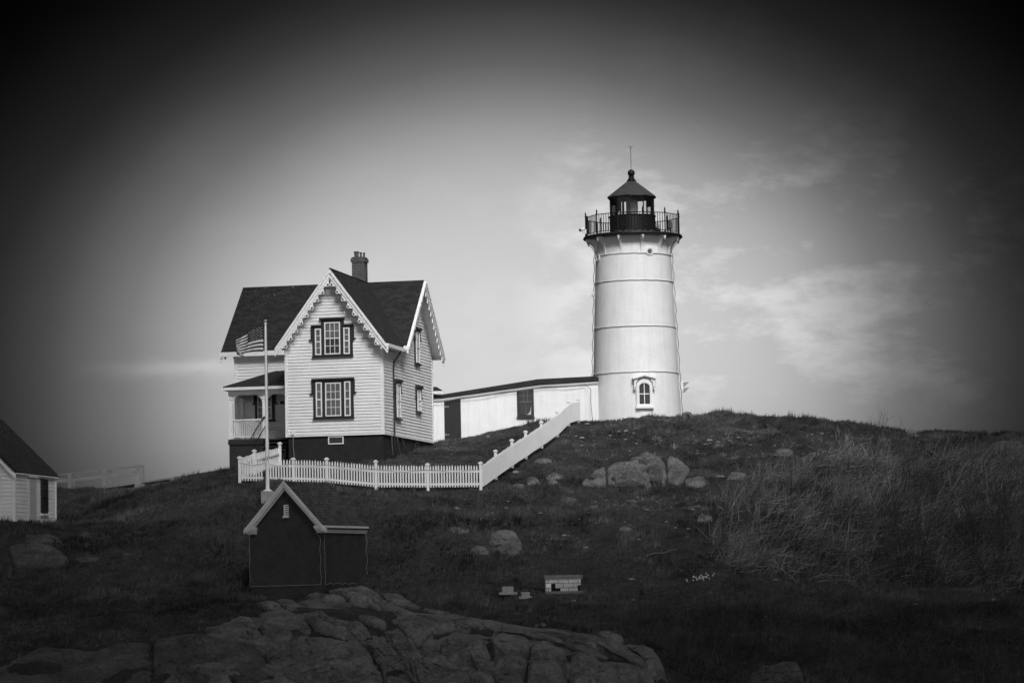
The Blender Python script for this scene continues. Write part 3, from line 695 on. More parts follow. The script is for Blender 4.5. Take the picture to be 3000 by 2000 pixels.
# brackets and gallery
def at_ang(a, r, z): return Vector((math.sin(a) * r, -math.cos(a) * r, z))
RD = 2.56; PH = R(10)
for k in range(12):
    a = PH + k * R(30); rh = rad(hd_) - .03; th = .055
    T = Vector((math.cos(a), math.sin(a), 0)); Nn = at_ang(a, 1, 0)
    fr = F((0, 0, 0), Nn, T); HH = .95; wd = RD - .12 - rh
    outer = [(rh, hd_ - .005), (RD - .12, hd_ - .005), (RD - .12, hd_ - .12)] + [(rh + .09 + (wd - .09) * (1 - math.sin(t_)), hd_ - .12 - (HH - .12) * (1 - math.cos(t_)) ** .85) for t_ in [math.pi / 2 * j / 8 for j in range(1, 9)]] + [(rh, hd_ - HH)]
    MB().prism(fr, outer[::-1], -th, th).build('bracket', WHITE, tower, toff)
    c = at_ang(a, RD - .12, 0); MB().lathe([(.004, hd_ - .26), (.045, hd_ - .21), (.02, hd_ - .18), (.065, hd_ - .13), (.065, hd_ - .05), (.04, hd_ - .01)], 10, (c.x, c.y)).build('bracket_drop', WHITE, tower, toff)
dk = MB(); dk.lathe([(.3, hd_), (RD, hd_), (RD + .04, hd_ + .05), (RD, hd_ + .13), (.3, hd_ + .13)], 12 * 6, ph=PH); dk.build('gallery_deck', BLACK, tower, toff)
dz = hd_ + .13; RR = RD - .07; RT = dz + 1.0
for k in range(12):
    a = PH + k * R(30); c = at_ang(a, RR, 0)
    pm = MB(); pm.lathe([(.05, dz), (.05, dz + .1), (.032, dz + .12), (.032, RT + .02), (.06, RT + .05), (.025, RT + .09), (.045, RT + .15), (.006, RT + .30)], 8, (c.x, c.y))
    pm.build('gallery_post', BLACK, tower, toff)
    a2 = a + R(30); p0, p1 = at_ang(a, RR, 0), at_ang(a2, RR, 0); rm = MB()
    for z_, r_ in ((RT, .022), (dz + .1, .02)): rm.tube([(p0.x, p0.y, z_), (p1.x, p1.y, z_)], r_, 5)
    for j in range(1, 9):
        q = p0.lerp(p1, j / 9); rm.tube([(q.x, q.y, dz + .1), (q.x, q.y, RT)], .017, 4, caps=False)
    rm.build('railing_panel', BLACK, tower, toff)
sm = MB(); path = []
for k in range(60):
    a = -1.35 + 2.7 * k / 59; path.append(at_ang(a, 1.27, dz + .18 + .035 * math.sin(k * .55)))
sm.tube(path, .018, 5, caps=False); sm.build('light_string', STRING, tower, toff)
# lantern
RL = 1.19; NL = 12; PL = R(-26)
ls = tz(626, 1.2); lg = tz(572, 1.2); le = lg + .06
lm = MB(); lm.lathe([(RL, dz), (RL, ls - .05), (RL + .05, ls - .04), (RL + .05, ls), (.2, ls)], NL * 4, ph=PL); lw = lm.build('lantern_wall', BLACK, tower, toff)
for a in (-.42, .55): MB().box(F(at_ang(a, RL, 0), (math.cos(a), math.sin(a), 0), at_ang(a, 1, 0)), -.09, .09, dz + .48, dz + .55, 0, .06).build('vent', DARKTRIM, lw)
dm = MB(); a = -.95; dm.box(F(at_ang(a, RL, 0), (math.cos(a), math.sin(a), 0), at_ang(a, 1, 0)), -.28, .28, dz + .02, ls - .06, -.03, .05); dm.build('lantern_door', BLACK, lw)
for k in range(10):
    a = PL + k * 2 * math.pi / 10 + R(18); fr = F(at_ang(a, RL - .02, 0), (math.cos(a), math.sin(a), 0), at_ang(a, 1, 0))
    MB().box(fr, -.024, .024, ls, lg, -.03, .015).build('mullion', BLACK, tower, toff)
gm = bpy.data.materials.new('lantern_glass'); gm.use_nodes = True; q = NT(gm.node_tree)
tr = q.node('ShaderNodeBsdfTransparent', {0: (.93, .93, .93, 1)}); gs = q.node('ShaderNodeBsdfGlossy', {0: (.8, .8, .8, 1), 'Roughness': .03})
fz = q.node('ShaderNodeFresnel', {0: 1.45}); mx = q.node('ShaderNodeMixShader', {0: fz.outputs[0], 1: tr.outputs[0], 2: gs.outputs[0]})
q.l.new(mx.outputs[0], q.n['Material Output'].inputs[0])
for k in range(10):
    a0_ = PL + k * 2 * math.pi / 10 + R(18); a1_ = a0_ + 2 * math.pi / 10; p0, p1 = at_ang(a0_, RL - .05, 0), at_ang(a1_, RL - .05, 0)
    MB().face([(p0.x, p0.y, ls), (p1.x, p1.y, ls), (p1.x, p1.y, lg), (p0.x, p0.y, lg)]).build('glass_pane', gm, tower, toff)
hm = MB(); hm.lathe([(RL + .03, lg - .03), (RL + .05, lg), (RL + .05, le), (.3, le)], 40, ph=PL); hm.build('lantern_head_ring', BLACK, tower, toff)
zr = tz(531); RE = 1.31
rf = MB(); rf.lathe([(RE - .06, le - .06), (RE, le - .05), (RE, le), (.22, zr)], 10, ph=PL + R(18)); rf.build('lantern_roof', LANTROOF, tower, toff)
zb = tz(507)
vb = MB(); vb.lathe([(.24, zr - .06), (.25, zr + .03), (.19, zr + .06), (.2, zr + .1), (.13, zr + .2), (.15, zb - .16)], 20); vb.sphere((0, 0, zb), .19, 12); vb.build('vent_ball', BLACK, tower, toff, smooth=True)
rt = tz(427); rm = MB(); rm.tube([(0, 0, zb + .15), (.0, 0, rt - .12)], .014, 6)
for a in (-.10, 0, .10): rm.tube([(0, 0, rt - .14), (a, 0, rt + .0)], .008, 4)
rm.build('lightning_rod', BLACK, tower, toff)
# lens inside
lm = MB(); lm.lathe([(.05, ls), (.27, ls + .02), (.31, ls + .25), (.31, lg - .2), (.25, lg - .05), (.05, lg)], 20); lm.build('lens', mat('lens_glass', .26, .25, .4, 5), tower, toff, smooth=True)
lm = MB(); lm.lathe([(RL - .04, lg - .005), (.26, lg - .005), (.26, lg + .02), (RL - .04, lg + .02)], 30); lm.build('lantern_ceiling', mat('ceiling_paint', .35, .7), tower, toff)
lm = MB(); lm.bx(-.52, -.40, .0, .15, ls + .0, lg - .02); lm.build('lens_support', mat('support_dark', .05, .9, .2), tower, toff)
# portholes
for px, py in ((1901.6, 736), (1755, 745)):
    h = tz(py, 2.0); sx = (P(px, py, TD - 1.5).x - TX) / (rad(h)); a = math.asin(max(-.97, min(.97, sx)))
    Nn = at_ang(a, 1, 0); c = at_ang(a, rad(h) - .02, h); u_ = Vector((math.cos(a), math.sin(a), 0))
    pm = MB(); M_ = 20
    def cir(r_, o_): return [c + u_ * (r_ * math.cos(2 * math.pi * i / M_)) + Vector((0, 0, r_ * math.sin(2 * math.pi * i / M_))) + Nn * o_ for i in range(M_)]
    rs = [cir(.20, -.02), cir(.20, .10), cir(.14, .10), cir(.12, .05)]
    for A_, B_ in zip(rs, rs[1:]):
        for i in range(M_): pm.face([A_[i], A_[(i + 1) % M_], B_[(i + 1) % M_], B_[i]])
    ph_ = pm.build('porthole', WHITE, tower, toff); MB().face(cir(.125, .055)).build('pane', PANE, ph_)
# arched window
aw = math.asin((P(1887, 1150, TD - 2.2).x - TX) / rad(1.5))
Nn = at_ang(aw, 1, 0); wz0, wz1 = tz(1186, 2.2), tz(1122, 2.2)
fr = F(at_ang(aw, rad(wz0) - .02, 0), (math.cos(aw), math.sin(aw), 0), Nn)
def archp(w, z0, z1, n_=10, k=.75): 
    zc_ = z1 - w * k
    return [(-w, z0), (w, z0)] + [(w * math.cos(math.pi * i / n_), zc_ + w * k * math.sin(math.pi * i / n_)) for i in range(n_ + 1)]
wm_ = MB()
outer, inner = archp(.42, wz0 - .08, wz1 + .20, 12, .95), archp(.27, wz0, wz1, 12)
for i in range(len(outer)):
    j = (i + 1) % len(outer); o0, o1, i0, i1 = outer[i], outer[j], inner[i], inner[j]
    wm_.face([fr(*o0, .12), fr(*o1, .12), fr(*i1, .12), fr(*i0, .12)]); wm_.face([fr(*o1, .12), fr(*o0, .12), fr(*o0, -.15), fr(*o1, -.15)]); wm_.face([fr(*i0, .12), fr(*i1, .12), fr(*i1, -.0), fr(*i0, -.0)])
win = wm_.build('window', WHITE, tower, toff)
MB().prism(fr, archp(.275, wz0 - .01, wz1 + .005, 12), -.05, .03).build('pane', PANED, win)
sm_ = MB(); sm_.box(fr, -.02, .02, wz0, wz1 - .005, .031, .06); sm_.box(fr, -.27, .27, (wz0 + wz1) / 2 - .025, (wz0 + wz1) / 2 + .02, .031, .062); sm_.box(fr, -.27, .27, wz0 - .005, wz0 + .04, .031, .063); sm_.build('sash', WHITE, win)
hm = MB(); ht = tz(1098, 2.2)
hm.prism(fr, [(-.62, ht - .24), (-.62, ht - .16), (0, ht), (.62, ht - .16), (.62, ht - .24), (.0, ht - .075)][::-1], -.1, .26)
hm.prism(fr, [(-.53, ht - .25), (0, ht - .1), (.53, ht - .25), (.53, ht - .55), (.45, ht - .55), (.43, ht - .4), (.3, ht - .22), (0, ht - .13), (-.3, ht - .22), (-.43, ht - .4), (-.45, ht - .55), (-.53, ht - .55)][::-1], -.1, .15)
for s_ in (-1, 1):
    x = s_ * .5; hm.box(fr, x - .06, x + .06, ht - .64, ht - .555, -.1, .2); hm.box(fr, x - .045, x + .045, ht - .76, ht - .69, -.1, .17); hm.box(fr, x - .04, x + .04, ht - .69, ht - .64, -.1, .12)
hm.build('hood', WHITE, win)
MB().box(fr, -.47, .47, wz0 - .19, wz0 - .082, -.1, .20).build('sill', WHITE, win)
# lamps on the right flank
c = P(1995, 1133, TD); lx = c.x - TX; lh = c.z - TZ0
fm = MB(); fm.bx(lx - .12, lx + .12, -.12, .12, lh - .28, lh + .28)
f_ = fm.build('floodlight_bracket', WHITE, tower, toff)
for dz_ in (.22, -.08):
    hh = MB(); z_ = lh + dz_; hh.hexa([(lx + .12, -.15, z_ - .22), (lx + .2, -.15, z_ - .2), (lx + .2, .15, z_ - .2), (lx + .12, .15, z_ - .22), (lx + .12, -.17, z_), (lx + .42, -.2, z_ + .03), (lx + .42, .2, z_ + .03), (lx + .12, .17, z_)])
    hh.build('lamp_hood', CONC, f_)
bm_ = MB(); c = P(1738, 861, TD); bm_.bx(c.x - TX - .1, c.x - TX + .1, -.15, .1, c.z - TZ0 - .12, c.z - TZ0 + .12); bm_.build('junction_box', WHITE, tower, toff)
# things on the gallery
cc = at_ang(R(-80), RR, 0)
sc = thing('security_camera', 'small white security camera sticking out beyond the left of the black gallery', 'camera', (TX + cc.x, TD + cc.y, TZ0 + dz + .1))
MB().bx(-.06, .06, -.06, .06, .05, .28).build('mounting_box', WHITE, sc)
m_ = MB(); m_.tube([(-.05, 0, .12), (-.18, 0, .12), (-.20, 0, .2)], .02); m_.build('arm', WHITE, sc)
m_ = MB(); m_.tube([(-.07, -.02, .32), (-.27, -.1, .25)], .075, 10); m_.build('camera_body', WHITE, sc)
m_ = MB(); m_.tube([(-.272, -.1, .25), (-.33, -.12, .225)], .078, 10); m_.build('lens_hood', BLACK, sc)
c = P(1925, 655, TD + .5)
fh = thing('fog_horn', 'small lamp unit standing on the gallery just right of the lantern', 'fog signal', (c.x, c.y, TZ0 + dz))
m_ = MB(); m_.lathe([(.16, 0), (.16, .12), (.08, .16), (.08, .3)], 12); m_.build('base', BLACK, fh)
m_ = MB(); m_.lathe([(.05, .30), (.18, .33), (.18, .44), (.05, .48)], 14); m_.build('drum', BLACK, fh)
m_ = MB(); m_.lathe([(.08, .48), (.13, .55), (.12, .7), (.03, .76)], 14); m_.build('lamp_lens', mat('lamp_lens', .35, .3, .2), fh)
c = P(1964, 655, TD + .6)
bx_ = thing('equipment_box', 'dark equipment box on a post near the right rail of the gallery', 'box', (c.x, c.y, TZ0 + dz))
m_ = MB(); m_.tube([(0, 0, 0), (0, 0, .5)], .03); m_.build('post', BLACK, bx_)
m_ = MB(); m_.bx(-.12, .12, -.08, .08, .45, .85); m_.build('case', DARKTRIM, bx_)
m_ = MB(); m_.bx(-.1, .1, -.1, -.081, .48, .82); m_.build('case_lid', mat('lid_grey', .14, .6), bx_)

# ------------------------------------------------------------------ covered passage
NA = [(1264, 147.2), (1295, 147.3), (1576, 148.2), (1752, 148.9)]
tops = [1154, 1155, 1110, 1101]; unders = [1170, 1168, 1129, 1118]
A0 = P(1264, 1300, 147.2)
pas = thing('covered_passage', 'low white wall passage with dark roof linking house and lighthouse', 'passage', (A0.x, A0.y, A0.z - 1.0))
def LP(v): return Vector(v) - Vector((A0.x, A0.y, A0.z - 1.0))
wall = MB(); rf = MB(); fc = MB()
fpts = [(LP(P(px, u_, d))) for (px, d), u_ in zip(NA, unders)]; tpts = [LP(P(px, t_, d + 1.0)) for (px, d), t_ in zip(NA, tops)]
for i in range(3):
    a, b = fpts[i], fpts[i + 1]; n_ = Vector(((b - a).y, -(b - a).x, 0)).normalized(); bk = -n_ * 2.0
    A_, B_ = Vector((a.x, a.y, -1.5)), Vector((b.x, b.y, -1.5))
    wall.hexa([A_, B_, B_ + bk, A_ + bk, a, b, b + bk, a + bk])
    ov = n_ * .16; e0_, e1_ = a + ov + Vector((0, 0, .0)), b + ov + Vector((0, 0, .0)); r0_, r1_ = tpts[i], tpts[i + 1]
    rf.slab([e0_ + Vector((0, 0, .07)), e1_ + Vector((0, 0, .07)), r1_, r0_], .07)
    rf.slab([r0_, r1_, Vector((e1_.x, e1_.y, e1_.z)) + bk * 1.15, Vector((e0_.x, e0_.y, e0_.z)) + bk * 1.15], .07)
    fc.hexa([a + ov * .55 - Vector((0, 0, .10)), b + ov * .55 - Vector((0, 0, .10)), b - n_ * .0 - Vector((0, 0, .10)), a - Vector((0, 0, .10)), a + ov * .9 + Vector((0, 0, .0)), b + ov * .9, b, a])
wall.build('wall', TOWERM, pas); rf.build('roof', SHINGLE, pas); fc.build('eave_board', WHITE, pas)
def pas_frame(px):
    for (x0, d0), (x1, d1) in zip(NA, NA[1:]):
        if x0 <= px <= x1:
            d = d0 + (d1 - d0) * (px - x0) / (x1 - x0); c = LP(P(px, 1200, d)); a = LP(P(x0, 1200, d0)); b = LP(P(x1, 1200, d1)); ad = Vector((b.x - a.x, b.y - a.y, 0)).normalized()
            return F((c.x, c.y, 0), ad, (ad.y, -ad.x, 0)), d
def hz(px, py, d): return LP(P(px, py, d)).z
fr, d = pas_frame(1325); h0, h1 = hz(1325, 1290, d), hz(1325, 1171, d)
dm = MB(); dm.prism(fr, [(-.42, h0), (.43, h0), (.43, h1 + .06), (-.42, h1 - .04)], 0, .05); dr_ = dm.build('door', DOORM, pas)
for hh in (h0 + .3, h1 - .35): 
    m_ = MB(); m_.box(fr, -.40, -.18, hh - .02, hh + .02, .051, .065); m_.box(fr, -.40, -.36, hh - .06, hh + .06, .0655, .07); m_.build('hinge', mat('hinge_metal', .25, .5), dr_)
m_ = MB()
for k in range(1, 6): m_.box(fr, -.42 + k * .142 - .005, -.42 + k * .142 + .005, h0 + .02, h1 - .06, .0505, .056)
m_.build('board_joints', SHADE, dr_)
m_ = MB(); m_.box(fr, -.5, .55, h0 - .09, h0 - .02, 0, .25); m_.build('door_step', WHITE, pas)
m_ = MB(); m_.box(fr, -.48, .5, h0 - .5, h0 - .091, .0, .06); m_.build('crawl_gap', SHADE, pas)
fr, d = pas_frame(1539); h0, h1 = hz(1539, 1222, d), hz(1539, 1137, d)
m_ = MB(); m_.prism(fr, [(-.43, h0), (.44, h0), (.44, h1 + .05), (-.43, h1 - .04)], 0, .06); wn = m_.build('window', DARKTRIM, pas)
m_ = MB(); m_.box(fr, -.47, .48, h0 - .05, h0 - .002, 0, .12); m_.build('sill', DARKTRIM, wn)
MB().box(fr, -.31, .32, h0 + .12, h1 - .1, .0, .07).build('pane', PANED, wn)
m_ = MB(); hm_ = (h0 + h1) / 2 + .05
m_.box(fr, -.31, .32, hm_ - .02, hm_ + .02, .0701, .085)
for x in (-.1, .11): m_.box(fr, x - .01, x + .01, hm_, h1 - .1, .0701, .084)
m_.box(fr, -.31, .32, (hm_ + h1) / 2 - .05, (hm_ + h1) / 2 - .03, .0701, .0845); m_.box(fr, 0, .016, h0 + .12, hm_, .0701, .083)
m_.build('muntins', mat('muntin_grey', .14, .6), wn)
m_ = MB(); m_.face([fr(.03, h0 + .13, .074), fr(.28, h0 + .13, .074), fr(.30, h0 + .62, .074), fr(.24, h0 + .3, .074), fr(.12, h0 + .16, .074)]); m_.build('curtain', CURT, wn)
# dangling string along the eave and down beside the tower
m_ = MB(); path = [LP(P(px, u_ + 5 + 2 * math.sin(px * .05), d - .2)) for px, u_, d in [(1264 + 30 * i, float(np.interp(1264 + 30 * i, [1264, 1295, 1576, 1735], [1171, 1170, 1130, 1121])), float(np.interp(1264 + 30 * i, [n_[0] for n_ in NA], [n_[1] for n_ in NA]))) for i in range(16)]]
path += [LP(P(1731, 1140, 148.5)), LP(P(1731, 1180, 148.5)), LP(P(1736, 1230, 148.4))]
m_.tube(path, .016, 5); m_.build('light_string', STRING, pas)

# ------------------------------------------------------------------ shed
SO = P(948, 1553, 117); SW, SDp = 3.25, 4.26; SYAW = R(20)
shb = SO.z - Zt(SO.x, SO.y); SH = 2.9
shed = thing('brick_shed', 'small dark brick shed with pale trim and steep slate roof', 'shed', (SO.x, SO.y, SO.z - SH), -SYAW)
so_ = (0, 0, SH)      # z=0 at cornice underside
fw = F((0, 0, 0), (1, 0, 0), (0, -1, 0)); fs = F((0, 0, 0), (0, 1, 0), (1, 0, 0))
KS = 1.09; SC = -SW / 2; SR = 2.04; 
w_ = MB(); w_.bx(-SW, 0, 0, SDp, -SH, 0); w_.prism(fw, [(-SW, .001), (0, .001), (0, .1), (SC, SR - .08), (-SW, .1)], -SDp, 0); w_.build('brick_wall', SHEDB, shed, so_)
r_ = MB(); ov = .22; eh = SR - (SW / 2 + .16) * KS
r_.slab([(.16, -ov, eh), (.16, SDp + .15, eh), (SC, SDp + .15, SR), (SC, -ov, SR)], .07); r_.slab([(-SW - .16, SDp + .15, eh), (-SW - .16, -ov, eh), (SC, -ov, SR), (SC, SDp + .15, SR)], .07)
ro = r_.build('roof', SHEDROOF, shed, so_); roof_uv(ro, 'y', -ov, SR)
tr_ = MB()
for s_ in (1, -1): wedge_board(tr_, F((0, -ov - .0, 0), (1, 0, 0), (0, -1, 0)), SC, SR - .03, SW / 2 + .17, (SW / 2 + .17) * KS, -.02, .09, -ov + .03, .06, s_); wedge_board(tr_, F((0, -ov, 0), (1, 0, 0), (0, -1, 0)), SC, SR - .03, SW / 2 + .05, (SW / 2 + .05) * KS, .09, .17, -ov + .04, .03, s_); wedge_board(tr_, F((0, -ov, 0), (1, 0, 0), (0, -1, 0)), SC, SR - .03, SW / 2, SW / 2 * KS, .17, .23, -ov + .05, -.05, s_)
TRIM = mat('aged_trim_paint', .58, .6, .15, 2)
tr_.build('rake_trim', TRIM, shed, so_)
cm = MB()
for (x0, x1) in ((-SW - .14, -SW + .33), (-.33, .14)):
    cm.bx(x0, x1, -.24, -.0, .10, .2); cm.bx(x0 + .03, x1 - .02, -.18, -.0, .0, .099); cm.bx(x0 + .06, x1 - .04, -.10, -.0, -.09, -.001)
cm.bx(0.0, .14, 0.001, SDp + .1, .10, .2); cm.bx(0.0, .10, 0.001, SDp + .06, .0, .099); cm.bx(0.0, .06, 0.001, SDp + .03, -.09, -.001)
build_split(cm, 'cornice', TRIM, shed, so_)
vm = MB(); vm.box(fw, SC - .10, SC + .10, .58, 1.08, 0, .05); vm.box(fw, SC - .14, SC + .12, .55, .62, .0, .09); vv_ = vm.build('gable_vent', TRIM, shed, so_)
vm = MB()
for k in range(5): vm.box(fw, SC - .02, SC + .08, .68 + k * .08, .71 + k * .08, .051, .056)
vm.build('louvre_slots', SHADE, vv_)
MB().sphere((SC + .12, -.02, -.17), .035, 6).build('wall_hook', SHADE, shed, so_)
sg = MB()
def wavy(p, q, amp, n_=24, r_=.011):
    out = []
    for i in range(n_ + 1):
        t_ = i / n_; a = Vector(p).lerp(Vector(q), t_); out.append(a + Vector((amp * .5 * math.sin(t_ * 17), 0, amp * abs(math.sin(t_ * 14)) if abs(p[2] - q[2]) < .5 else 0)))
    sg.tube(out, r_, 5)
wavy((-SW - .03, -.04, -.1), (-SW - .02, -.04, -2.2), .03); wavy((-SW - .02, -.05, -2.2), (-.15, -.05, -2.18), .02); wavy((-.35, -.06, -.08), (-.14, -.06, -.25), .0); wavy((-.14, -.06, -.25), (-.12, -.06, -2.18), .04)
wavy((.03, -.03, -.08), (.03, .05, -2.18), .02); wavy((.05, .05, -2.18), (.05, 3.6, -2.2), .07); wavy((.06, 3.6, -2.2), (.07, 4.0, -2.45), .0); wavy((.07, 4.0, -2.45), (.08, 4.25, -2.1), 0); wavy((.08, 4.25, -2.1), (.09, 4.2, -.1), .06)
build_split(sg, 'light_string', STRING, shed, so_)

# ------------------------------------------------------------------ flagpole and flag
fb = P(784, 1438, 127); gz = Zt(fb.x, fb.y)
fp = thing('flagpole', 'tall slim white flagpole with a ball top on a concrete block', 'flagpole', (fb.x, fb.y, fb.z - .8))
m_ = MB(); m_.bx(-.27, .27, -.27, .27, 0, .8); m_.build('concrete_base', CONC, fp)
m_ = MB(); m_.lathe([(.20, .80), (.20, .83), (.11, .87), (.10, .9)], 16); m_.build('flange', WHITE, fp)
ph = P(777, 945, 127).z - fb.z + .8
m_ = MB(); m_.lathe([(.085, .85), (.075, 3.0), (.05, ph - .25), (.04, ph - .1)], 14); m_.build('pole', WHITE, fp, smooth=True)
m_ = MB(); m_.lathe([(.04, ph - .1), (.07, ph - .06), (.06, ph - .02), (.02, ph)], 12); m_.build('truck', WHITE, fp)
m_ = MB(); m_.sphere((0, 0, ph + .07), .075, 8); m_.build('ball', mat('ball_metal', .35, .35, .1), fp, smooth=True)
m_ = MB(); m_.tube([(.06, -.06, ph - .1), (.09, -.09, 4), (.09, -.09, 2.2)], .008, 4); m_.build('halyard', STRING, fp)
m_ = MB(); m_.tube([(.02, -.1, 2.15), (.02, -.13, 2.3)], .02); m_.build('cleat', BLACK, fp)
def flag():
    NS, NTt = 152, 104; ft = P(774, 957, 127); H_ = 1.10
    s, t_ = np.meshgrid(np.linspace(0, 1, NS + 1), np.linspace(0, 1, NTt + 1))
    # bottom edge flies almost level, the top edge droops towards the tip, the tip folds down
    x = -(1.02 * np.sin(np.clip(s / .78, 0, 1) * 1.35) / math.sin(1.35) + .16 * np.clip((s - .5) / .3, 0, 1)) + ss(s, .80, 1.0) * .30 * (1.1 - t_ * .6)
    drop = (1 - t_) * H_ * (1 - .42 * ss(s, .05, .85)) + .60 * ss(s, 0.0, .95) ** 1.1 * 1.0
    drop = drop + ss(s, .78, 1.0) * (.10 + .10 * t_) - .03 * np.sin(s * 9 + t_ * 2)
    y = .14 * np.sin(s * 11 + t_ * 2.2) * ss(s, 0, .3) - .10 * s + .22 * ss(s, .78, 1)
    y = y + .05 * np.sin(s * 26 + t_ * 5) * ss(s, .3, .8)
    V = np.stack([x, y, -drop + 0 * x], -1).reshape(-1, 3)
    ii = np.arange((NS + 1) * (NTt + 1)).reshape(NTt + 1, NS + 1)
    q = np.stack([ii[:-1, :-1], ii[:-1, 1:], ii[1:, 1:], ii[1:, :-1]], -1).reshape(-1, 4)
    sc_ = ((s[:-1, :-1] + s[1:, 1:]) / 2).ravel(); tc_ = ((t_[:-1, :-1] + t_[1:, 1:]) / 2).ravel()
    stripe = np.floor((1 - tc_) * 13).astype(int) % 2           # 0 dark, 1 white
    mi = np.where(stripe == 0, 0, 1)
    can = (sc_ < .40) & (tc_ > 6 / 13); mi[can] = 2
    star = np.zeros(len(sc_), bool)
    for r_ in range(9):
        for c_ in range(6 if r_ % 2 == 0 else 5):
            cx_ = .4 * ((c_ + .5) / 6 if r_ % 2 == 0 else (c_ + 1) / 6); cy_ = 1 - 7 / 13 * (r_ + .65) / 9.3
            dx_ = (sc_ - cx_) * 1.9; dy_ = (tc_ - cy_); rad_ = np.hypot(dx_, dy_); an = np.arctan2(dx_, dy_)
            lim = .021 * (.62 + .38 * np.cos(5 * an)); star |= rad_ < np.maximum(lim, .009)
    mi[can & star] = 1
    o = npmesh('flag', V, q, mat('flag_stripe_cloth', .035, .85, .1, 4), smooth=True)
    o.data.materials.append(mat('flag_white_cloth', .70, .85, .05, 4)); o.data.materials.append(mat('flag_canton_cloth', .016, .85, .1, 4))
    o.data.polygons.foreach_set('material_index', mi.astype(np.int32)); o.location = (ft.x - .05, ft.y, ft.z)
    md = o.modifiers.new('thick', 'SOLIDIFY'); md.thickness = .006
    tag(o, 'stars and stripes flag flying from the white flagpole', 'flag')
flag()

# ------------------------------------------------------------------ picket fence
def fence_run(posts, name_label, dens, solid, posttop):
    """posts: world points at ground level"""
    p0 = posts[0]
    f = thing('picket_fence', name_label, 'fence', p0, 0, 'white picket fences below the house')
    for i, p in enumerate(posts):
        if posttop[i] is None: continue
        q = p - p0; h = posttop[i]; m_ = MB(); m_.bx(q.x - .065, q.x + .065, q.y - .065, q.y + .065, q.z - .10, q.z + h - .05)
        ps = m_.build('post', WHITE, f)
        m_ = MB(); m_.bx(q.x - .105, q.x + .105, q.y - .105, q.y + .105, q.z + h - .049, q.z + h + .01); m_.hexa([Vector((q.x + a, q.y + b, q.z + h + .011)) for a, b in ((-.085, -.085), (.085, -.085), (.085, .085), (-.085, .085))] + [Vector((q.x + a, q.y + b, q.z + h + .05)) for a, b in ((-.03, -.03), (.03, -.03), (.03, .03), (-.03, .03))]); m_.build('cap', WHITE, ps)
    for i in range(len(posts) - 1):
        a, b = posts[i] - p0, posts[i + 1] - p0; L = math.hypot(b.x - a.x, b.y - a.y); dr_ = Vector(((b.x - a.x) / L, (b.y - a.y) / L, 0)); nn = Vector((dr_.y, -dr_.x, 0))
        gz_ = lambda s_: a.z + (b.z - a.z) * s_ / L
        m_ = MB(); s_ = .05 if solid else .13
        while s_ < L - (0 if solid else .08):
            c = Vector((a.x, a.y, 0)) + dr_ * s_ + nn * (.085 if solid else .045); z0 = gz_(s_) + .06 + random.uniform(-.01, .01); w = .032; h = .98 + random.uniform(-.012, .012)
            fr_ = F((c.x, c.y, 0), dr_, nn); tl = random.uniform(-.010, .010)
            m_.prism(fr_, [(-w, z0), (w, z0), (w + tl, z0 + h - .09), (w * .55 + tl, z0 + h - .02), (tl, z0 + h), (-w * .55 + tl, z0 + h - .02), (-w + tl, z0 + h - .09)], -.012, .012)
            s_ += dens
        pn = m_.build('picket_panel', WHITE, f)
        m_ = MB()
        for hh in (.20, .76):
            A_ = Vector((a.x, a.y, a.z + hh)) + dr_ * .07; B_ = Vector((b.x, b.y, b.z + hh)) - dr_ * .07; u_ = Vector((0, 0, .045))
            for s2 in ((-.03, .03),): m_.hexa([A_ + nn * .03 - u_, B_ + nn * .03 - u_, B_ - nn * .02 - u_, A_ - nn * .02 - u_, A_ + nn * .03 + u_, B_ + nn * .03 + u_, B_ - nn * .02 + u_, A_ - nn * .02 + u_])
        m_.build('rail', WHITE, f)
    # light string along the rail
    m_ = MB(); path = []
    for i in range(len(posts) - 1):
        a, b = posts[i] - p0, posts[i + 1] - p0; dr_ = Vector((b.x - a.x, b.y - a.y, 0)).normalized(); nn = Vector((dr_.y, -dr_.x, 0))
        for k in range(10): c = a.lerp(b, k / 10) + nn * .075; path.append(Vector((c.x, c.y, c.z + .80 + .05 * math.cos(k / 10 * 6.28) + .01 * math.sin(k * 3))))
    m_.tube(path, .012, 4, caps=False); m_.build('light_string', mat('string_pale', .45, .7), f)
def gp(px, py, d):
    p = P(px, py, d); p.z = p.z; return p
fr1 = [gp(703, 1411, 130), gp(777, 1413, 130), gp(860, 1414, 130), gp(958, 1417, 130), gp(1102, 1430, 130), gp(1254, 1431, 130), gp(1409, 1430, 130)]
fence_run(fr1, 'long white picket fence running level in front of the house', .122, False, [1.1, None, 1.08, 1.13, 1.22, 1.10, 1.15])
fr2 = [gp(1409, 1430, 130), gp(1453, 1398, 132.4), gp(1501, 1364, 134.7), gp(1541, 1338, 137), gp(1587, 1307, 139.3), gp(1633, 1274, 141.7), gp(1666, 1242, 144), gp(1695, 1233, 146)]
fence_run([p + Vector((.0, .0, 0)) for p in fr2], 'white picket fence climbing the slope up to the lighthouse', .122, True, [None, 1.22, 1.2, 1.2, 1.17, 1.15, 1.13, 1.1])
fr3 = [gp(821, 1376, 134.6), gp(746, 1395, 132.0), gp(705, 1411, 130.12)]
fence_run(fr3, 'short white picket fence rising back from the left corner to the porch steps', .115, False, [1.24, 1.18, None])

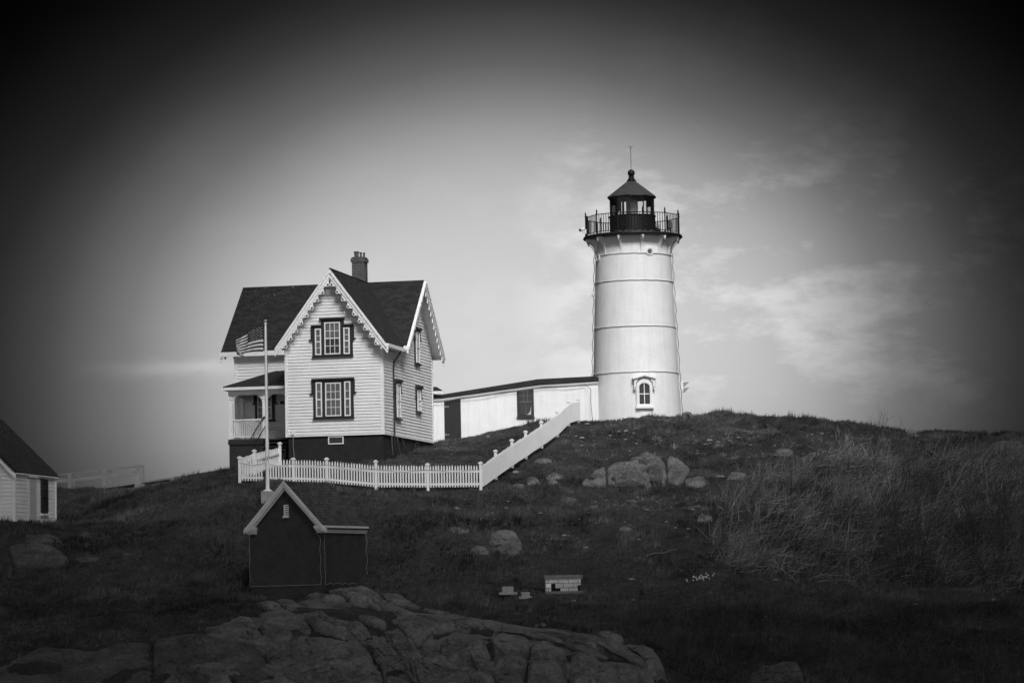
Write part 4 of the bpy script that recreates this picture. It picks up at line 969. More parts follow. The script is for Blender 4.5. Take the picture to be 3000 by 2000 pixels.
# ------------------------------------------------------------------ left cottage
CO = P(42, 1376, 124); CYAW = R(7.5); CH = 2.6
cot = thing('clapboard_cottage', 'white clapboard cottage with steep dark roof cut by the left edge', 'cottage', (CO.x, CO.y, CO.z - CH), -CYAW)
c_ = (0, 0, CH); CL = 6.1; CW = 5.0
cr_ = F((0, 0, 0), (0, 1, 0), (1, 0, 0)); cf_ = F((0, 0, 0), (1, 0, 0), (0, -1, 0)); KC = 1.03
siding(cr_, -2.3, -.02, lambda h: 0, lambda h: CL, SIDING, 'side_wall', cot, c_, .17, .02)
siding(cf_, -2.3, 2.4, lambda h: -CW if h < 0 else -CW + h / KC, lambda h: 0 if h < 0 else -h / KC, SIDING, 'gable_wall', cot, c_, .17, .02)
m_ = MB(); m_.bx(-CW + .02, -.02, .02, CL - .02, -CH, -.05); m_.prism(cf_, [(-CW + .1, -.04), (-.1, -.04), (-CW / 2, 2.4)], -CL + .02, -.02); m_.build('frame_core', SIDING, cot, c_)
m_ = MB(); zr_ = 2.55; m_.slab([(.16, -.12, -.08), (.16, CL + .14, -.08), (-CW / 2, CL + .14, zr_), (-CW / 2, -.12, zr_)], .09); m_.slab([(-CW - .16, CL + .14, -.08), (-CW - .16, -.12, -.08), (-CW / 2, -.12, zr_), (-CW / 2, CL + .14, zr_)], .09)
cro = m_.build('roof', SHINGLE, cot, c_); roof_uv(cro, 'y', 0, zr_)
m_ = MB(); m_.bx(-.1, .045, -.045, 0, -2.3, -.05); m_.bx(0, .046, .0, .1, -2.3, -.05); m_.bx(0, .045, CL - .1, CL + .04, -2.3, -.05); m_.bx(.0, .13, -.1, CL + .1, -.17, -.1)
for s_ in (1,): wedge_board(m_, F((0, -.12, 0), (1, 0, 0), (0, -1, 0)), -CW / 2, zr_ - .1, CW / 2 + .1, (CW / 2 + .1) * KC, 0, .13, -.05, .02, 1)
build_split(m_, 'trim_board', WHITE, cot, c_)
m_ = MB(); m_.box(cr_, 2.0, 2.95, -2.15, -.25, 0, .07); d_ = m_.build('door', mat('white_door', .45, .6), cot, c_)
m_ = MB(); m_.box(cr_, 1.88, 3.07, -.249, -.15, 0, .12); m_.build('door_head', WHITE, d_)
m_ = MB(); m_.box(cr_, 3.75, 4.75, -1.78, -.25, 0, .06); w2 = m_.build('window', DARKTRIM, cot, c_)
sash(cr_, 3.85, 4.65, -1.7, -.33, w2, (0, 0, 0), cols=2, rows=2, pane=PANED, o=.061, m=DARKTRIM)
m_ = MB(); m_.box(cr_, 3.7, 4.85, -1.85, -1.781, 0, .12); m_.build('sill', WHITE, w2)

# ------------------------------------------------------------------ boardwalk behind the left crest
BW0 = P(160, 1447, 141)
bwk = thing('boardwalk', 'sloping wooden boardwalk with weathered handrails on the left skyline', 'boardwalk', BW0)
GREY = mat('weathered_wood', .24, .8, .2, 2); DKW = mat('dark_beam', .02, .8, .2)
def bp_(px, py, d): return P(px, py, d) - BW0
def beam(mb, a, b, w, h, back=.05):
    d = Vector((b - a)); s_ = Vector((d.y, -d.x, 0)).normalized() * back; u_ = Vector((0, 0, h / 2))
    mb.hexa([a + s_ - u_, b + s_ - u_, b - s_ - u_, a - s_ - u_, a + s_ + u_, b + s_ + u_, b - s_ + u_, a - s_ + u_])
dN, dF = 141, 142.6
for (l, rr_) in (((130, 1401, 1422, 1437), (404, 1366, 1387, 1402)),):
    for k, (ya, yb, hh) in enumerate(((1395, 1363, .05), (1412, 1385, .17))):
        m_ = MB(); beam(m_, bp_(110, ya + 3, dN), bp_(408, yb, dN), .05, hh); m_.build('handrail', GREY, bwk)
    for k, (ya, yb, hh) in enumerate(((1404, 1368, .04),)):
        m_ = MB(); beam(m_, bp_(150, ya, dF), bp_(418, yb - 5, dF), .05, hh); m_.build('handrail', GREY, bwk)
for px, yt, yb in ((205, 1388, 1445), (306, 1375, 1436), (404, 1362, 1428)):
    a = bp_(px, yt, dN); b = bp_(px, yb, dN); m_ = MB(); m_.bx(a.x - .1, a.x + .1, a.y - .11, a.y - .0, b.z - .5, a.z); m_.build('post', GREY, bwk)
for px, yt, yb in ((216, 1395, 1440), (322, 1378, 1432), (418, 1361, 1424)):
    a = bp_(px, yt, dF); b = bp_(px, yb, dF); m_ = MB(); m_.bx(a.x - .06, a.x + .06, a.y, a.y + .1, b.z - .6, a.z); m_.build('post', GREY, bwk)
m_ = MB(); beam(m_, bp_(290, 1436, 141.8), bp_(660, 1380, 141.8), .1, .14, .55); m_.build('deck_beam', DKW, bwk)
m_ = MB(); beam(m_, bp_(240, 1438, 140.9), bp_(620, 1384, 140.9), .1, .05, .06); m_.build('deck_edge', GREY, bwk)
for px, y0_, y1_ in ((402, 1415, 1428), (505, 1398, 1416), (618, 1383, 1393)):
    a = bp_(px, y0_, 140.6); b = bp_(px, y1_, 140.6); m_ = MB(); m_.bx(a.x - .13, a.x + .13, a.y, a.y + .12, b.z - .3, a.z); m_.bx(a.x + .14, a.x + .34, a.y + .05, a.y + .4, b.z - .3, a.z - .03); m_.build('footing', GREY, bwk)

# ------------------------------------------------------------------ small masonry
c = G1(1649, 1736) + Vector((0, 0, .30))
mw = thing('block_wall', 'low pale block wall with flat cap and a broken hole, alone on the grass', 'wall', (c.x, c.y, c.z - .28), R(4))
L2 = 107 / FPX * 117 / 2
m_ = MB(); fr = F((0, 0, 0), (1, 0, 0), (0, -1, 0))
hw = .53
for (x0, x1, z0, z1) in ((-L2 + .03, -L2 + .24, 0, hw), (-L2 + .24, -L2 + .42, .36, hw), (-L2 + .421, L2 - .16, .17, hw), (-L2 + .62, L2 - .16, 0, .169), (L2 - .159, L2 - .03, .28, hw)):
    m_.bx(x0, x1, -.3, .3, z0, z1)
m_.build('block_courses', BLOCKW, mw)
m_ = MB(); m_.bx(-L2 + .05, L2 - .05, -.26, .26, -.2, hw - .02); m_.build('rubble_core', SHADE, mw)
m_ = MB(); m_.bx(-L2 - .04, L2 + .04, -.36, .36, hw + .10, hw + .17); m_.bx(-L2 - .02, L2 + .02, -.33, .33, hw, hw + .099); m_.build('cap_slab', mat('cap_stone', .22, .9, .3, 3, .3), mw)
m_ = MB(); m_.bx(-L2 - .0, L2 + .06, -.36, .36, -.06, .06); m_.build('footing', mat('footing_stone', .16, .9, .3, 3, .3), mw)
for (px, py, w, lab) in ((1487, 1738, 32, 'larger grey stone block on a thin plate left of the block wall'), (1539, 1750, 24, 'smaller grey stone block on a thin plate in front of the block wall')):
    c = G1(px, py) + Vector((0, 0, .08)); b_ = thing('marker_block', lab, 'stone block', (c.x, c.y, c.z - .12), R(6), 'two stone blocks in the grass')
    q_ = w / FPX * 117 / 2; m_ = MB(); m_.bx(-q_, q_, -q_, q_, .1, .10 + q_ * 1.05); m_.build('block', CONC, b_)
    m_ = MB(); m_.bx(-q_ * 1.65, q_ * 1.65, -q_ * 1.3, q_ * 1.3, -.0, .10); m_.build('plate', mat('plate_stone', .3, .9, .3), b_)
# pipe and stones by the tower
c = P(1806, 1228, 146.8); pz = thing('bent_pipe', 'short pale bent pipe rising from the turf at the foot of the lighthouse', 'pipe', (c.x, c.y, Zt(c.x, c.y) - .05))
m_ = MB(); m_.tube([(0, 0, -.3), (0, 0, .18), (.03, 0, .28), (.09, 0, .3)], .03, 8); m_.build('pipe', WHITE, pz)
m_ = MB(); m_.tube([(.25, .2, .12), (.28, .2, .48)], .04, 8); m_.build('vent_cap', WHITE, pz)

# ------------------------------------------------------------------ rocks
ROCKS = []   # pixel outlines, used to keep grass off them
def rock(poly, label, bulge=.25, m=ROCKM, N=60, K=12, seed=0, pw=2.4, nz=.05, group=None, near=100, name='rock', back=.9, lean=(0, -.55, .84), facet=True):
    rf_ = random.Random(seed * 7 + 1); PLN = [(math.cos(q_) * rf_.uniform(.55, 1.3), math.sin(q_) * rf_.uniform(.5, 1.2), rf_.uniform(.62, 1.0)) for q_ in [rf_.uniform(0, .8) + k_ * 1.05 for k_ in range(6)]]
    poly = [Vector(p) for p in poly]; n_ = len(poly); per = [0]
    for i in range(n_): per.append(per[-1] + (poly[(i + 1) % n_] - poly[i]).length)
    out = []
    for k in range(N):
        s_ = per[-1] * k / N; i = max(j for j in range(n_) if per[j] <= s_); t_ = (s_ - per[i]) / (per[i + 1] - per[i])
        out.append(poly[i].lerp(poly[(i + 1) % n_], t_))
    out = np.array([[p.x, p.y] for p in out])
    for _ in range(max(1, N // 40)): out = .5 * out + .25 * np.roll(out, 1, 0) + .25 * np.roll(out, -1, 0)
    sz = out.max(0) - out.min(0)
    jit = 1 + .035 * fbm(np.cos(np.arange(N) / N * 6.28) * 4, np.sin(np.arange(N) / N * 6.28) * 4, seed, 3, seed)
    cen = out.mean(0); out = cen + (out - cen) * jit[:, None]
    ROCKS.append(out.copy())
    V = []; lean_ = np.array(lean)
    gout = G(out[:, 0], out[:, 1], near); gc = G([cen[0]], [cen[1]], near)[0]
    for k in range(K):
        t_ = (k / K) ** 1.25; pp = out * (1 - t_) + cen * t_; g_ = G(pp[:, 0], pp[:, 1], near)
        # smooth base so the rock does not copy every bump of the soil
        gb = gout * (1 - t_) + gc * t_; g_ = .35 * g_ + .65 * gb
        b = bulge * (1 - (1 - t_) ** pw) ** (1 / 2.0)
        e = nz * fbm(g_[:, 0] * 1.3, g_[:, 1] * 1.3, g_[:, 2] * 1.3 + seed, 4, seed + 3) * (0.35 + min(1, t_ * 3)) * 2
        e = e + nz * 1.3 * (.45 - np.abs(fbm(g_[:, 0] * .9 + seed, g_[:, 1] * .9, g_[:, 2] * 1.6, 3, seed + 9))) * min(1, t_ * 4 + .15)
        if facet:
            uu = (pp - cen) / (sz / 2); fc_ = np.ones(N) * 1.0
            for (gx_, gy_, a_) in PLN: fc_ = np.minimum(fc_, a_ - gx_ * uu[:, 0] - gy_ * uu[:, 1])
            b = np.minimum(b, bulge * np.clip(fc_, .42, 1.2) * 1.15)
        V.append(g_ + lean_ * (b + e)[:, None])
    V.append((gc + lean_ * (bulge * (min(1, min(p_[2] for p_ in PLN) * 1.15) if facet else 1)))[None])
    skirt = gout + np.array([0, .35, -.0]) * back - lean_ * .35 * back - np.array([0, 0, .25])
    V = np.concatenate([skirt] + V); F_ = []
    for k in range(K):
        for i in range(N): j = (i + 1) % N; F_.append((k * N + i, k * N + j, (k + 1) * N + j)); F_.append((k * N + i, (k + 1) * N + j, (k + 1) * N + i))
    tip = (K + 1) * N
    for i in range(N): F_.append((K * N + i, K * N + (i + 1) % N, tip))
    F_.append  # base cap
    bc = len(V); V = np.concatenate([V, skirt.mean(0)[None] + np.array([[0, .3, -.3]])])
    for i in range(N): F_.append(((i + 1) % N, i, bc))
    loc = np.array([gc[0], gc[1], gc[2]]); o = npmesh(name, V - loc, np.array(F_), m, smooth=True); o.location = loc
    bm = bmesh.new(); bm.from_mesh(o.data); bmesh.ops.recalc_face_normals(bm, faces=bm.faces); bm.to_mesh(o.data); bm.free()
    tag(o, label, 'rock', group); return o
def blob(x0, y0, x1, y1, seed=0, flat=.75):
    rs = random.Random(seed); cx_, cy_ = (x0 + x1) / 2, (y0 + y1) / 2; p = []
    for k in range(11):
        a = 2 * math.pi * (k + rs.uniform(-.25, .25)) / 11; q = .74 + rs.random() * .36; sx = math.copysign(abs(math.cos(a)) ** flat, math.cos(a)); sy = math.copysign(abs(math.sin(a)) ** flat, math.sin(a))
        p.append((cx_ + (x1 - x0) / 2 * sx * q, cy_ + (y1 - y0) / 2 * sy * q * (.62 if sy > 0 else 1)))
    return p
# boulders in the middle of the slope
rock([(1705,1424),(1722,1400),(1745,1384),(1773,1377),(1776,1400),(1775,1427),(1745,1430)], 'left end block of the split boulder group on the slope below the lighthouse', .30, seed=1, N=60, K=14, nz=.1)
rock([(1779,1371),(1810,1362),(1845,1352),(1900,1348),(1935,1352),(1950,1372),(1952,1400),(1945,1428),(1890,1430),(1830,1425),(1780,1424)], 'largest middle block of the split boulder group on the slope below the lighthouse', .42, seed=2, N=110, K=26, nz=.15)
mid_block = bpy.data.objects['rock.001'] if 'rock.001' in bpy.data.objects else None
def rock_part(poly, name, m, **k):
    o = rock(poly, 'x', m=m, **k); ROCKS.pop()
    for key_ in ('label', 'category'): del o[key_]
    o.name = name; o.parent = mid_block; o.location = Vector(o.location) - Vector(mid_block.location)
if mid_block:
    rock_part([(1893,1384),(1915,1374),(1938,1380),(1944,1405),(1940,1430),(1905,1428),(1898,1408)], 'dark_face', ROCKD, bulge=.78, seed=61, N=50, K=12, nz=.12)  # separate piece in the darker granite on the block's front
    rock_part([(1842,1356),(1870,1349),(1915,1345),(1940,1350),(1936,1358),(1880,1361),(1850,1362)], 'top_slab', ROCKM, bulge=.62, seed=62, N=50, K=10, nz=.03)
    rock_part([(1800,1408),(1830,1404),(1858,1412),(1880,1420),(1860,1431),(1800,1430)], 'lower_ledge', ROCKM, bulge=.70, seed=63, N=50, K=10, nz=.08)
rock([(1953,1350),(1985,1354),(2008,1366),(2024,1376),(2016,1395),(2000,1420),(1970,1425),(1956,1415),(1953,1390)], 'right hand block of the split boulder group, standing upright', .3, seed=3, N=60, K=16, nz=.1)
rock([(2004,1412),(2015,1403),(2060,1403),(2073,1415),(2062,1428),(2010,1430)], 'low block at the right foot of the split boulder group', .22, seed=4)
mid = [((1563,1343,1620,1364), 'rounded pale rock nearest the climbing picket fence'), ((1592,1390,1656,1412), 'long low rock between the fence corner and the boulder group'), ((1540,1405,1586,1427), 'angular pale rock right of the fence corner'),
 ((1496,1419,1538,1438), 'weathered rock closest to the fence corner'), ((1606,1410,1636,1424), 'small rock tucked below the long low rock'), ((1812,1545,1852,1561), 'small pale oval rock alone on the lower slope'),
 ((2042,1507,2092,1540), 'rounded grey rock at the left edge of the bramble thicket'), ((2345,1328,2428,1372), 'broad rounded rock at the top edge of the thicket'), ((2268,1318,2330,1346), 'flat light topped rock above the lone sapling'),
 ((2222,1390,2302,1424), 'rock with a pale lichen patch left of the thicket top'), ((2130,1386,2198,1414), 'low rock ledge right of the boulder group'), ((2388,1266,2418,1277), 'small rock near the crest right of the lighthouse'),
 ((2648,1265,2694,1287), 'slanting bare rock on the crest at the right'), ((1312,1544,1378,1570), 'flat half buried rock up left of the bare mound'), ((1830,1465,1868,1478), 'small rock below the boulder group'), ((2900,1290,3000,1330), 'dark rounded rock at the right edge below the crest'),
 ((1640,1455,1690,1480), 'dark low rock hump in the grass below the fence'), ((2860,1590,2890,1602),'')]
for i, (b, lab) in enumerate(mid):
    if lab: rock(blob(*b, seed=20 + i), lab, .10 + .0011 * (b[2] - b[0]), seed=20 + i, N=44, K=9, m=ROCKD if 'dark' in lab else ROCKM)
rock([(2480,1278),(2520,1272),(2580,1280),(2620,1292),(2600,1297),(2540,1292),(2490,1286)], 'long bare rock slab along the crest right of the lighthouse', .15, seed=51)
rock([(1430,1572),(1455,1555),(1480,1552),(1510,1562),(1528,1590),(1532,1618),(1500,1630),(1460,1618),(1432,1600)], 'broad bare rock mound showing through the grass', .16, seed=52, N=70, K=14, nz=.07, facet=False)
rock([(1378,1612),(1395,1600),(1420,1602),(1432,1616),(1434,1634),(1405,1640),(1384,1628)], 'pale rock hump at the lower left of the bare mound', .1, seed=53)
rock([(1997,1213),(2010,1207),(2025,1210),(2032,1222),(2010,1228),(1998,1226)], 'squared dark stone at the right foot of the lighthouse', .16, seed=54, near=140, N=30, K=6)
left = [((60,1566,196,1606), 'flat dark slab above the largest boulder at lower left'), ((230,1560,268,1590), 'small upright rock on the left slope'), ((230,1591,270,1607), 'small rock below the upright one on the left slope'),
 ((212,1632,302,1656), 'low flat rock in the grass at lower left'), ((334,1621,394,1633), 'thin flat slab of rock in the left grass'), ((-10,1490,98,1535), 'dark rounded boulder in front of the cottage'), ((355,1640,400,1655), 'small dark rock right of the low flat rock'), ((700,1703,728,1722), 'pale stone at the left foot of the brick shed'),((780,1728,806,1742),'small pale stone below the front wall of the brick shed')]
for i, (b, lab) in enumerate(left): rock(blob(*b, seed=70 + i), lab, .06 + .0013 * (b[2] - b[0]), seed=70 + i, N=44, K=9, m=ROCKD)  # left rocks darkened in colour to stand for the dim view edge
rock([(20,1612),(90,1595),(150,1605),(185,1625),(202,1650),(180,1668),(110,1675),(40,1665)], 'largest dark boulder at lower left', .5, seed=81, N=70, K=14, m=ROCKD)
def E(l): return [(500 + x / 2.352, 1640 + y / 2.352) for x, y in l]
def Fz(l): return [(1300 + x / 2.352, 1600 + y / 2.352) for x, y in l]
fg = [
 (E([(590,318),(640,300),(680,294),(730,302),(775,330),(740,342),(640,345)]), 'small flat ledge slab left below the brick shed', .12),
 (E([(685,290),(750,276),(830,284),(862,305),(1020,345),(950,366),(820,360),(780,330)]), 'long low ledge slab below the brick shed front', .15),
 (E([(930,250),(990,234),(1100,250),(1180,250),(1228,278),(1190,302),(1050,300)]), 'rounded ledge slab just under the right corner of the brick shed', .15),
 (E([(1070,208),(1150,188),(1300,202),(1400,240),(1480,300),(1590,350),(1540,372),(1400,345),(1240,320),(1222,272),(1080,240)]), 'large sloping ledge slab right below the brick shed', .28),
 (E([(1435,234),(1560,250),(1660,295),(1728,335),(1700,345),(1580,330),(1500,295)]), 'pale tapering ledge slab to the right of the shed ledges', .15),
 (E([(1735,342),(1850,352),(1950,375),(1850,376),(1750,358)]), 'thin stone sliver in the grass beyond the pale ledge', .07),
 (E([(232,490),(330,470),(440,415),(540,403),(588,450),(618,520),(622,588),(520,580),(380,545),(260,515)]), 'wedge shaped ledge block left of the deep crack', .4),
 (E([(-1250,760),(-900,600),(-500,640),(-300,560),(-130,570),(-125,900),(-1250,900)]), 'almost black ledge filling the bottom left corner', .2),
 (E([(-120,560),(0,530),(150,514),(400,556),(618,604),(655,700),(672,880),(-120,900)]), 'broad dark ledge at the bottom left of the deep crack', .5),
 (E([(612,440),(680,400),(860,386),(900,430),(978,490),(958,528),(845,548),(812,610),(816,700),(760,760),(696,790),(655,640)]), 'ledge block right of the deep crack', .38),
 (E([(892,380),(960,374),(1160,425),(1330,450),(1398,540),(1290,574),(1180,556),(990,496)]), 'dark ledge slab in the middle of the foreground', .3),
 (E([(830,575),(880,542),(1080,556),(1292,582),(1390,690),(1452,790),(1470,900),(690,900),(700,796),(800,745)]), 'big rounded ledge mass at the bottom centre left', .55),
 (E([(1300,575),(1400,545),(1490,590),(1600,700),(1720,880),(1480,880),(1455,780),(1395,685)]), 'broken shadowed ledge face beside the diagonal rib', .35),
 (E([(1470,500),(1560,478),(1640,560),(1720,660),(1860,880),(1730,880),(1610,705),(1490,585)]), 'narrow diagonal rib of rock at the bottom centre', .35),
 (E([(1510,430),(1600,392),(1770,390),(1960,402),(2150,425),(2270,470),(2100,480),(1960,505),(1800,530),(1700,620),(1620,520)]), 'smooth upper ledge slab at the centre of the foreground', .3),
 (E([(1290,390),(1400,400),(1490,440),(1480,490),(1390,470),(1300,430)]), 'small ledge hump left of the smooth upper slab', .18),
 (E([(1690,640),(1790,560),(1870,560),(1860,690),(1850,800),(1860,880),(1780,750)]), 'shadowed ledge face between the rib and the round boulder', .25),
 (Fz([(0,665),(60,620),(150,622),(240,670),(300,700),(330,800),(325,875),(230,882),(130,840),(20,830),(-40,740)]), 'round bulging boulder set in the foreground ledge', .6),
 (Fz([(-20,840),(120,850),(230,890),(330,890),(380,990),(-60,990)]), 'ledge base under the round bulging boulder', .35),
 (Fz([(325,660),(400,605),(580,640),(602,690),(560,900),(560,990),(385,990),(330,880),(345,760)]), 'upright ledge block right of the round bulging boulder', .45),
 (Fz([(330,600),(440,572),(640,600),(820,660),(900,720),(1000,760),(1080,800),(860,730),(700,665),(600,655),(480,620)]), 'long smooth crest of the foreground ledge', .25),
 (Fz([(608,690),(700,672),(830,720),(860,830),(850,990),(565,990),(580,860)]), 'dark upright ledge block in the middle of the foreground', .45),
 (Fz([(560,585),(740,575),(900,610),(1100,665),(1240,690),(1370,740),(1450,830),(1440,880),(1240,820),(1040,720),(860,680),(700,625)]), 'smooth sloping top of the ledge at the right', .35),
 (Fz([(870,735),(1000,760),(1100,830),(1240,850),(1350,880),(1340,990),(860,990)]), 'fluted face of the ledge at the bottom right', .5),
 (Fz([(1240,690),(1345,688),(1440,745),(1510,830),(1560,990),(1350,990),(1350,890),(1450,870),(1420,800)]), 'rounded right hand end of the foreground ledge', .45),
 (Fz([(1060,600),(1150,605),(1240,640),(1240,678),(1150,665),(1060,635)]), 'separate flat stone lying on the ledge near its right end', .2),
 (Fz([(2060,990),(2110,890),(2180,845),(2352,812),(2450,820),(2500,990)]), 'dark rounded boulder at the bottom edge right of centre', .5),
 (Fz([(0,490),(90,498),(200,520),(330,550),(390,572),(250,575),(60,540),(-80,500)]), 'smooth pale strip of ledge meeting the grass', .15),
]
FGB = [(560,1900),(600,1858),(700,1822),(780,1795),(880,1765),(960,1745),(1060,1730),(1200,1790),(1420,1815),(1560,1842),(1750,1868),(1850,1890),(1930,1960),(1960,2060),(440,2060)]
rock(FGB, 'low bedrock showing in the cracks between the foreground slabs', .2, m=ROCKF, N=140, K=24, seed=99, nz=.05, pw=8, name='bedrock', facet=False)
ROCKS.pop(); ROCKS.append(np.array(FGB, float))
for i, (poly, lab, b) in enumerate(fg):
    b = .12 + b * .42
    big = b > .23; rock(poly, lab, b, m=ROCKD if 'dark rounded' in lab or 'black' in lab or 'bottom left of' in lab else ROCKF, N=130 if big else 60, K=26 if big else 10, seed=100 + i, nz=.025 if ('smooth' in lab or 'crest' in lab) else .08 if big else .04, pw=5.0 if big else 3.5, group=None, name='ledge_rock', facet=False)  # corner and edge ledges get edge dimming through the darker rock colour
for (x0, y0, x1, y1, lab) in ((1563,1828,1580,1840,'upright little stone left of a pair lying on the foreground ledge'), (1580,1830,1602,1841,'low little stone right of a pair lying on the foreground ledge')): rock(blob(x0, y0, x1, y1, seed=9), lab, .14, N=24, K=6, seed=int(x0))

# ------------------------------------------------------------------ vegetation
def inpoly(x, y, poly):
    poly = np.asarray(poly); c = np.zeros(len(x), bool); j = len(poly) - 1
    for i in range(len(poly)):
        xi, yi = poly[i]; xj, yj = poly[j]
        k = ((yi > y) != (yj > y)) & (x < (xj - xi) * (y - yi) / (yj - yi + 1e-12) + xi); c ^= k; j = i
    return c
def local(x, y, o, yaw):
    dx, dy = x - o.x, y - o.y; c, s_ = math.cos(yaw), math.sin(yaw)
    return dx * c - dy * s_, dx * s_ + dy * c
def blocked(x, y):
    u_, v_ = local(x, y, HO, YAW); b = (u_ > -8.4) & (u_ < .1) & (v_ > 3) & (v_ < 10.3) | (u_ > -4.8) & (u_ < .1) & (v_ > -.05) & (v_ < 10) | (u_ > -8.1) & (u_ < -4.7) & (v_ > 1.1) & (v_ < 4)
    b |= np.hypot(x - TX, y - TD) < 2.42
    u_, v_ = local(x, y, SO, SYAW); b |= (u_ > -SW) & (u_ < 0) & (v_ > 0) & (v_ < SDp)
    u_, v_ = local(x, y, CO, CYAW); b |= (u_ > -CW) & (u_ < 0) & (v_ > 0) & (v_ < CL)
    b |= (x > A0.x) & (x < TX) & (y > 147.25 + (x - A0.x) / 8 * 1.0) & (y < 149.5)
    return b
def offrocks(x, y, z, grow=1.0):
    px, py = proj(x, y, z); b = np.zeros(len(x), bool); px = px + 11 * fbm(x * 1.6, y * 1.6, 0, 3, 61); py = py + 7 + 11 * fbm(x * 1.9, y * 1.9, 4, 3, 62)
    for o in ROCKS:
        lo, hi = o.min(0), o.max(0); k = (px > lo[0]) & (px < hi[0]) & (py > lo[1]) & (py < hi[1])
        if k.any(): ii = np.where(k)[0]; b[ii] |= inpoly(px[ii], py[ii], o)
    return b
def grass():
    N = 190000; x = RNG.uniform(-29, 29, N); y = RNG.uniform(105, 153, N)
    dens = .55 + .5 * fbm(x / 3, y / 3, 0, 3, 77); k = RNG.random(N) < dens + .25; x, y = x[k], y[k]
    px, py = proj(x, y, zt(x, y)); k = (px > -80) & (px < 3080) & (py < 2060) & ~blocked(x, y); x, y = x[k], y[k]; z = zt(x, y)
    k = ~offrocks(x, y, z); x, y, z = x[k], y[k], z[k]; n_ = len(x)
    hmul = .6 + .5 * np.clip(fbm(x / 1.7, y / 1.7, 0, 3, 91) + .4, 0, 1.6)
    mown = np.exp(-(((x + 5) / 8) ** 2 + ((y - 140) / 7) ** 2)); hmul *= 1 - .35 * mown; hmul *= 1 + 1.1 * ss(fbm(x / .7, y / .7, 2, 3, 93), .25, .8) * (1 - .8 * mown)
    B = 4; V = np.zeros((n_, B, 3, 3)); tone0 = np.clip(.42 + .55 * fbm(x / 2.6, y / 1.6, 0, 4, 33) + .3 * fbm(x / .5, y / .4, 0, 2, 35) + RNG.normal(0, .16, n_), 0, 1)
    for b in range(B):
        a = RNG.uniform(0, 6.28, n_); rr_ = RNG.uniform(0, .08, n_); bx_, by_ = x + np.cos(a) * rr_, y + np.sin(a) * rr_
        h = RNG.uniform(.05, .20, n_) * hmul; w = RNG.uniform(.010, .022, n_); ta = RNG.uniform(0, 3.14, n_); le_ = RNG.normal(0, .05, (n_, 2)) + np.array([.035, 0])
        V[:, b, 0] = np.stack([bx_ - np.cos(ta) * w, by_ - np.sin(ta) * w, z - .04], -1); V[:, b, 1] = np.stack([bx_ + np.cos(ta) * w, by_ + np.sin(ta) * w, z - .04], -1)
        V[:, b, 2] = np.stack([bx_ + le_[:, 0], by_ + le_[:, 1], z + h], -1)
    ppx, ppy = proj(x, y, z)
    dry = np.exp(-(((ppx - 1900) / 330) ** 2 + ((ppy - 1290) / 45) ** 2)) + np.exp(-(((ppx - 2270) / 190) ** 2 + ((ppy - 1330) / 60) ** 2)) + .8 * np.exp(-(((ppx - 1930) / 240) ** 2 + ((ppy - 1480) / 35) ** 2)) + .5 * np.exp(-(((ppx - 1750) / 300) ** 2 + ((ppy - 1600) / 60) ** 2)) + .22
    pk = np.clip((fbm(x / .55, y / .8, 0, 4, 55) - .25) * 3, 0, 1) * np.clip(dry, 0, 1); tone0 = np.clip(tone0, 0, 1) + pk * RNG.uniform(0, 1.9, n_)
    tn = np.repeat(tone0, B * 3) + RNG.normal(0, .08, n_ * B * 3)
    o = npmesh('grass', V.reshape(-1, 3), np.arange(n_ * B * 3).reshape(-1, 3), GRASSM, np.clip(tn, 0, 3)); 
    tag(o, 'short rough grass covering the island slope', 'grass', kind='stuff')
grass()
def pebbles():
    rg = np.random.default_rng(12); N = 5200; x = rg.uniform(-16, 22, N); y = rg.uniform(112, 150, N); z = zt(x, y); px, py = proj(x, y, z)
    w = np.exp(-(((px - 1860) / 210) ** 2 + ((py - 1285) / 32) ** 2)) + np.exp(-(((px - 2250) / 130) ** 2 + ((py - 1320) / 45) ** 2)) + .5 * np.exp(-(((px - 1950) / 200) ** 2 + ((py - 1475) / 30) ** 2)) + .35 * np.exp(-(((px - 1700) / 230) ** 2 + ((py - 1560) / 60) ** 2)) + .04
    k = (rg.random(N) < w * (.5 + .9 * np.clip(fbm(x / .9, y / .9, 0, 3, 15), -.5, 1))) & ~blocked(x, y) & (py > 1225) & (px > 1150); x, y, z = x[k], y[k], z[k]; n_ = len(x)
    th = np.arange(6) / 6 * 6.283; V = []
    for lev, (rr_, hh) in enumerate(((1.0, -.3), (.9, .45), (.45, .8))):
        q = rg.uniform(.75, 1.25, (n_, 6)) * rr_; V.append(np.stack([np.cos(th)[None] * q, np.sin(th)[None] * q, np.full((n_, 6), hh) + rg.uniform(-.12, .12, (n_, 6))], -1))
    V = np.concatenate(V, 1); sc_ = rg.gamma(2.0, .013, n_) + .012; V = V * (sc_[:, None] * np.array([1.5, 1, .8])[None])[:, None, :] + np.stack([x, y, z + .05], -1)[:, None]
    F_ = []
    for l in range(2):
        for i in range(6): F_.append((l * 6 + i, l * 6 + (i + 1) % 6, l * 6 + 6 + (i + 1) % 6, l * 6 + 6 + i))
    F_ += [(12, 13, 14, 15), (12, 15, 16, 17)]
    F_ = (np.arange(n_)[:, None, None] * 18 + np.array(F_)[None]).reshape(-1, 4)
    o = npmesh('loose_stones', V.reshape(-1, 3), F_, mat('loose_stone', .22, .9, .4, 3)); tag(o, 'pale loose stones and chips scattered through the turf', 'stones', kind='stuff')
pebbles()
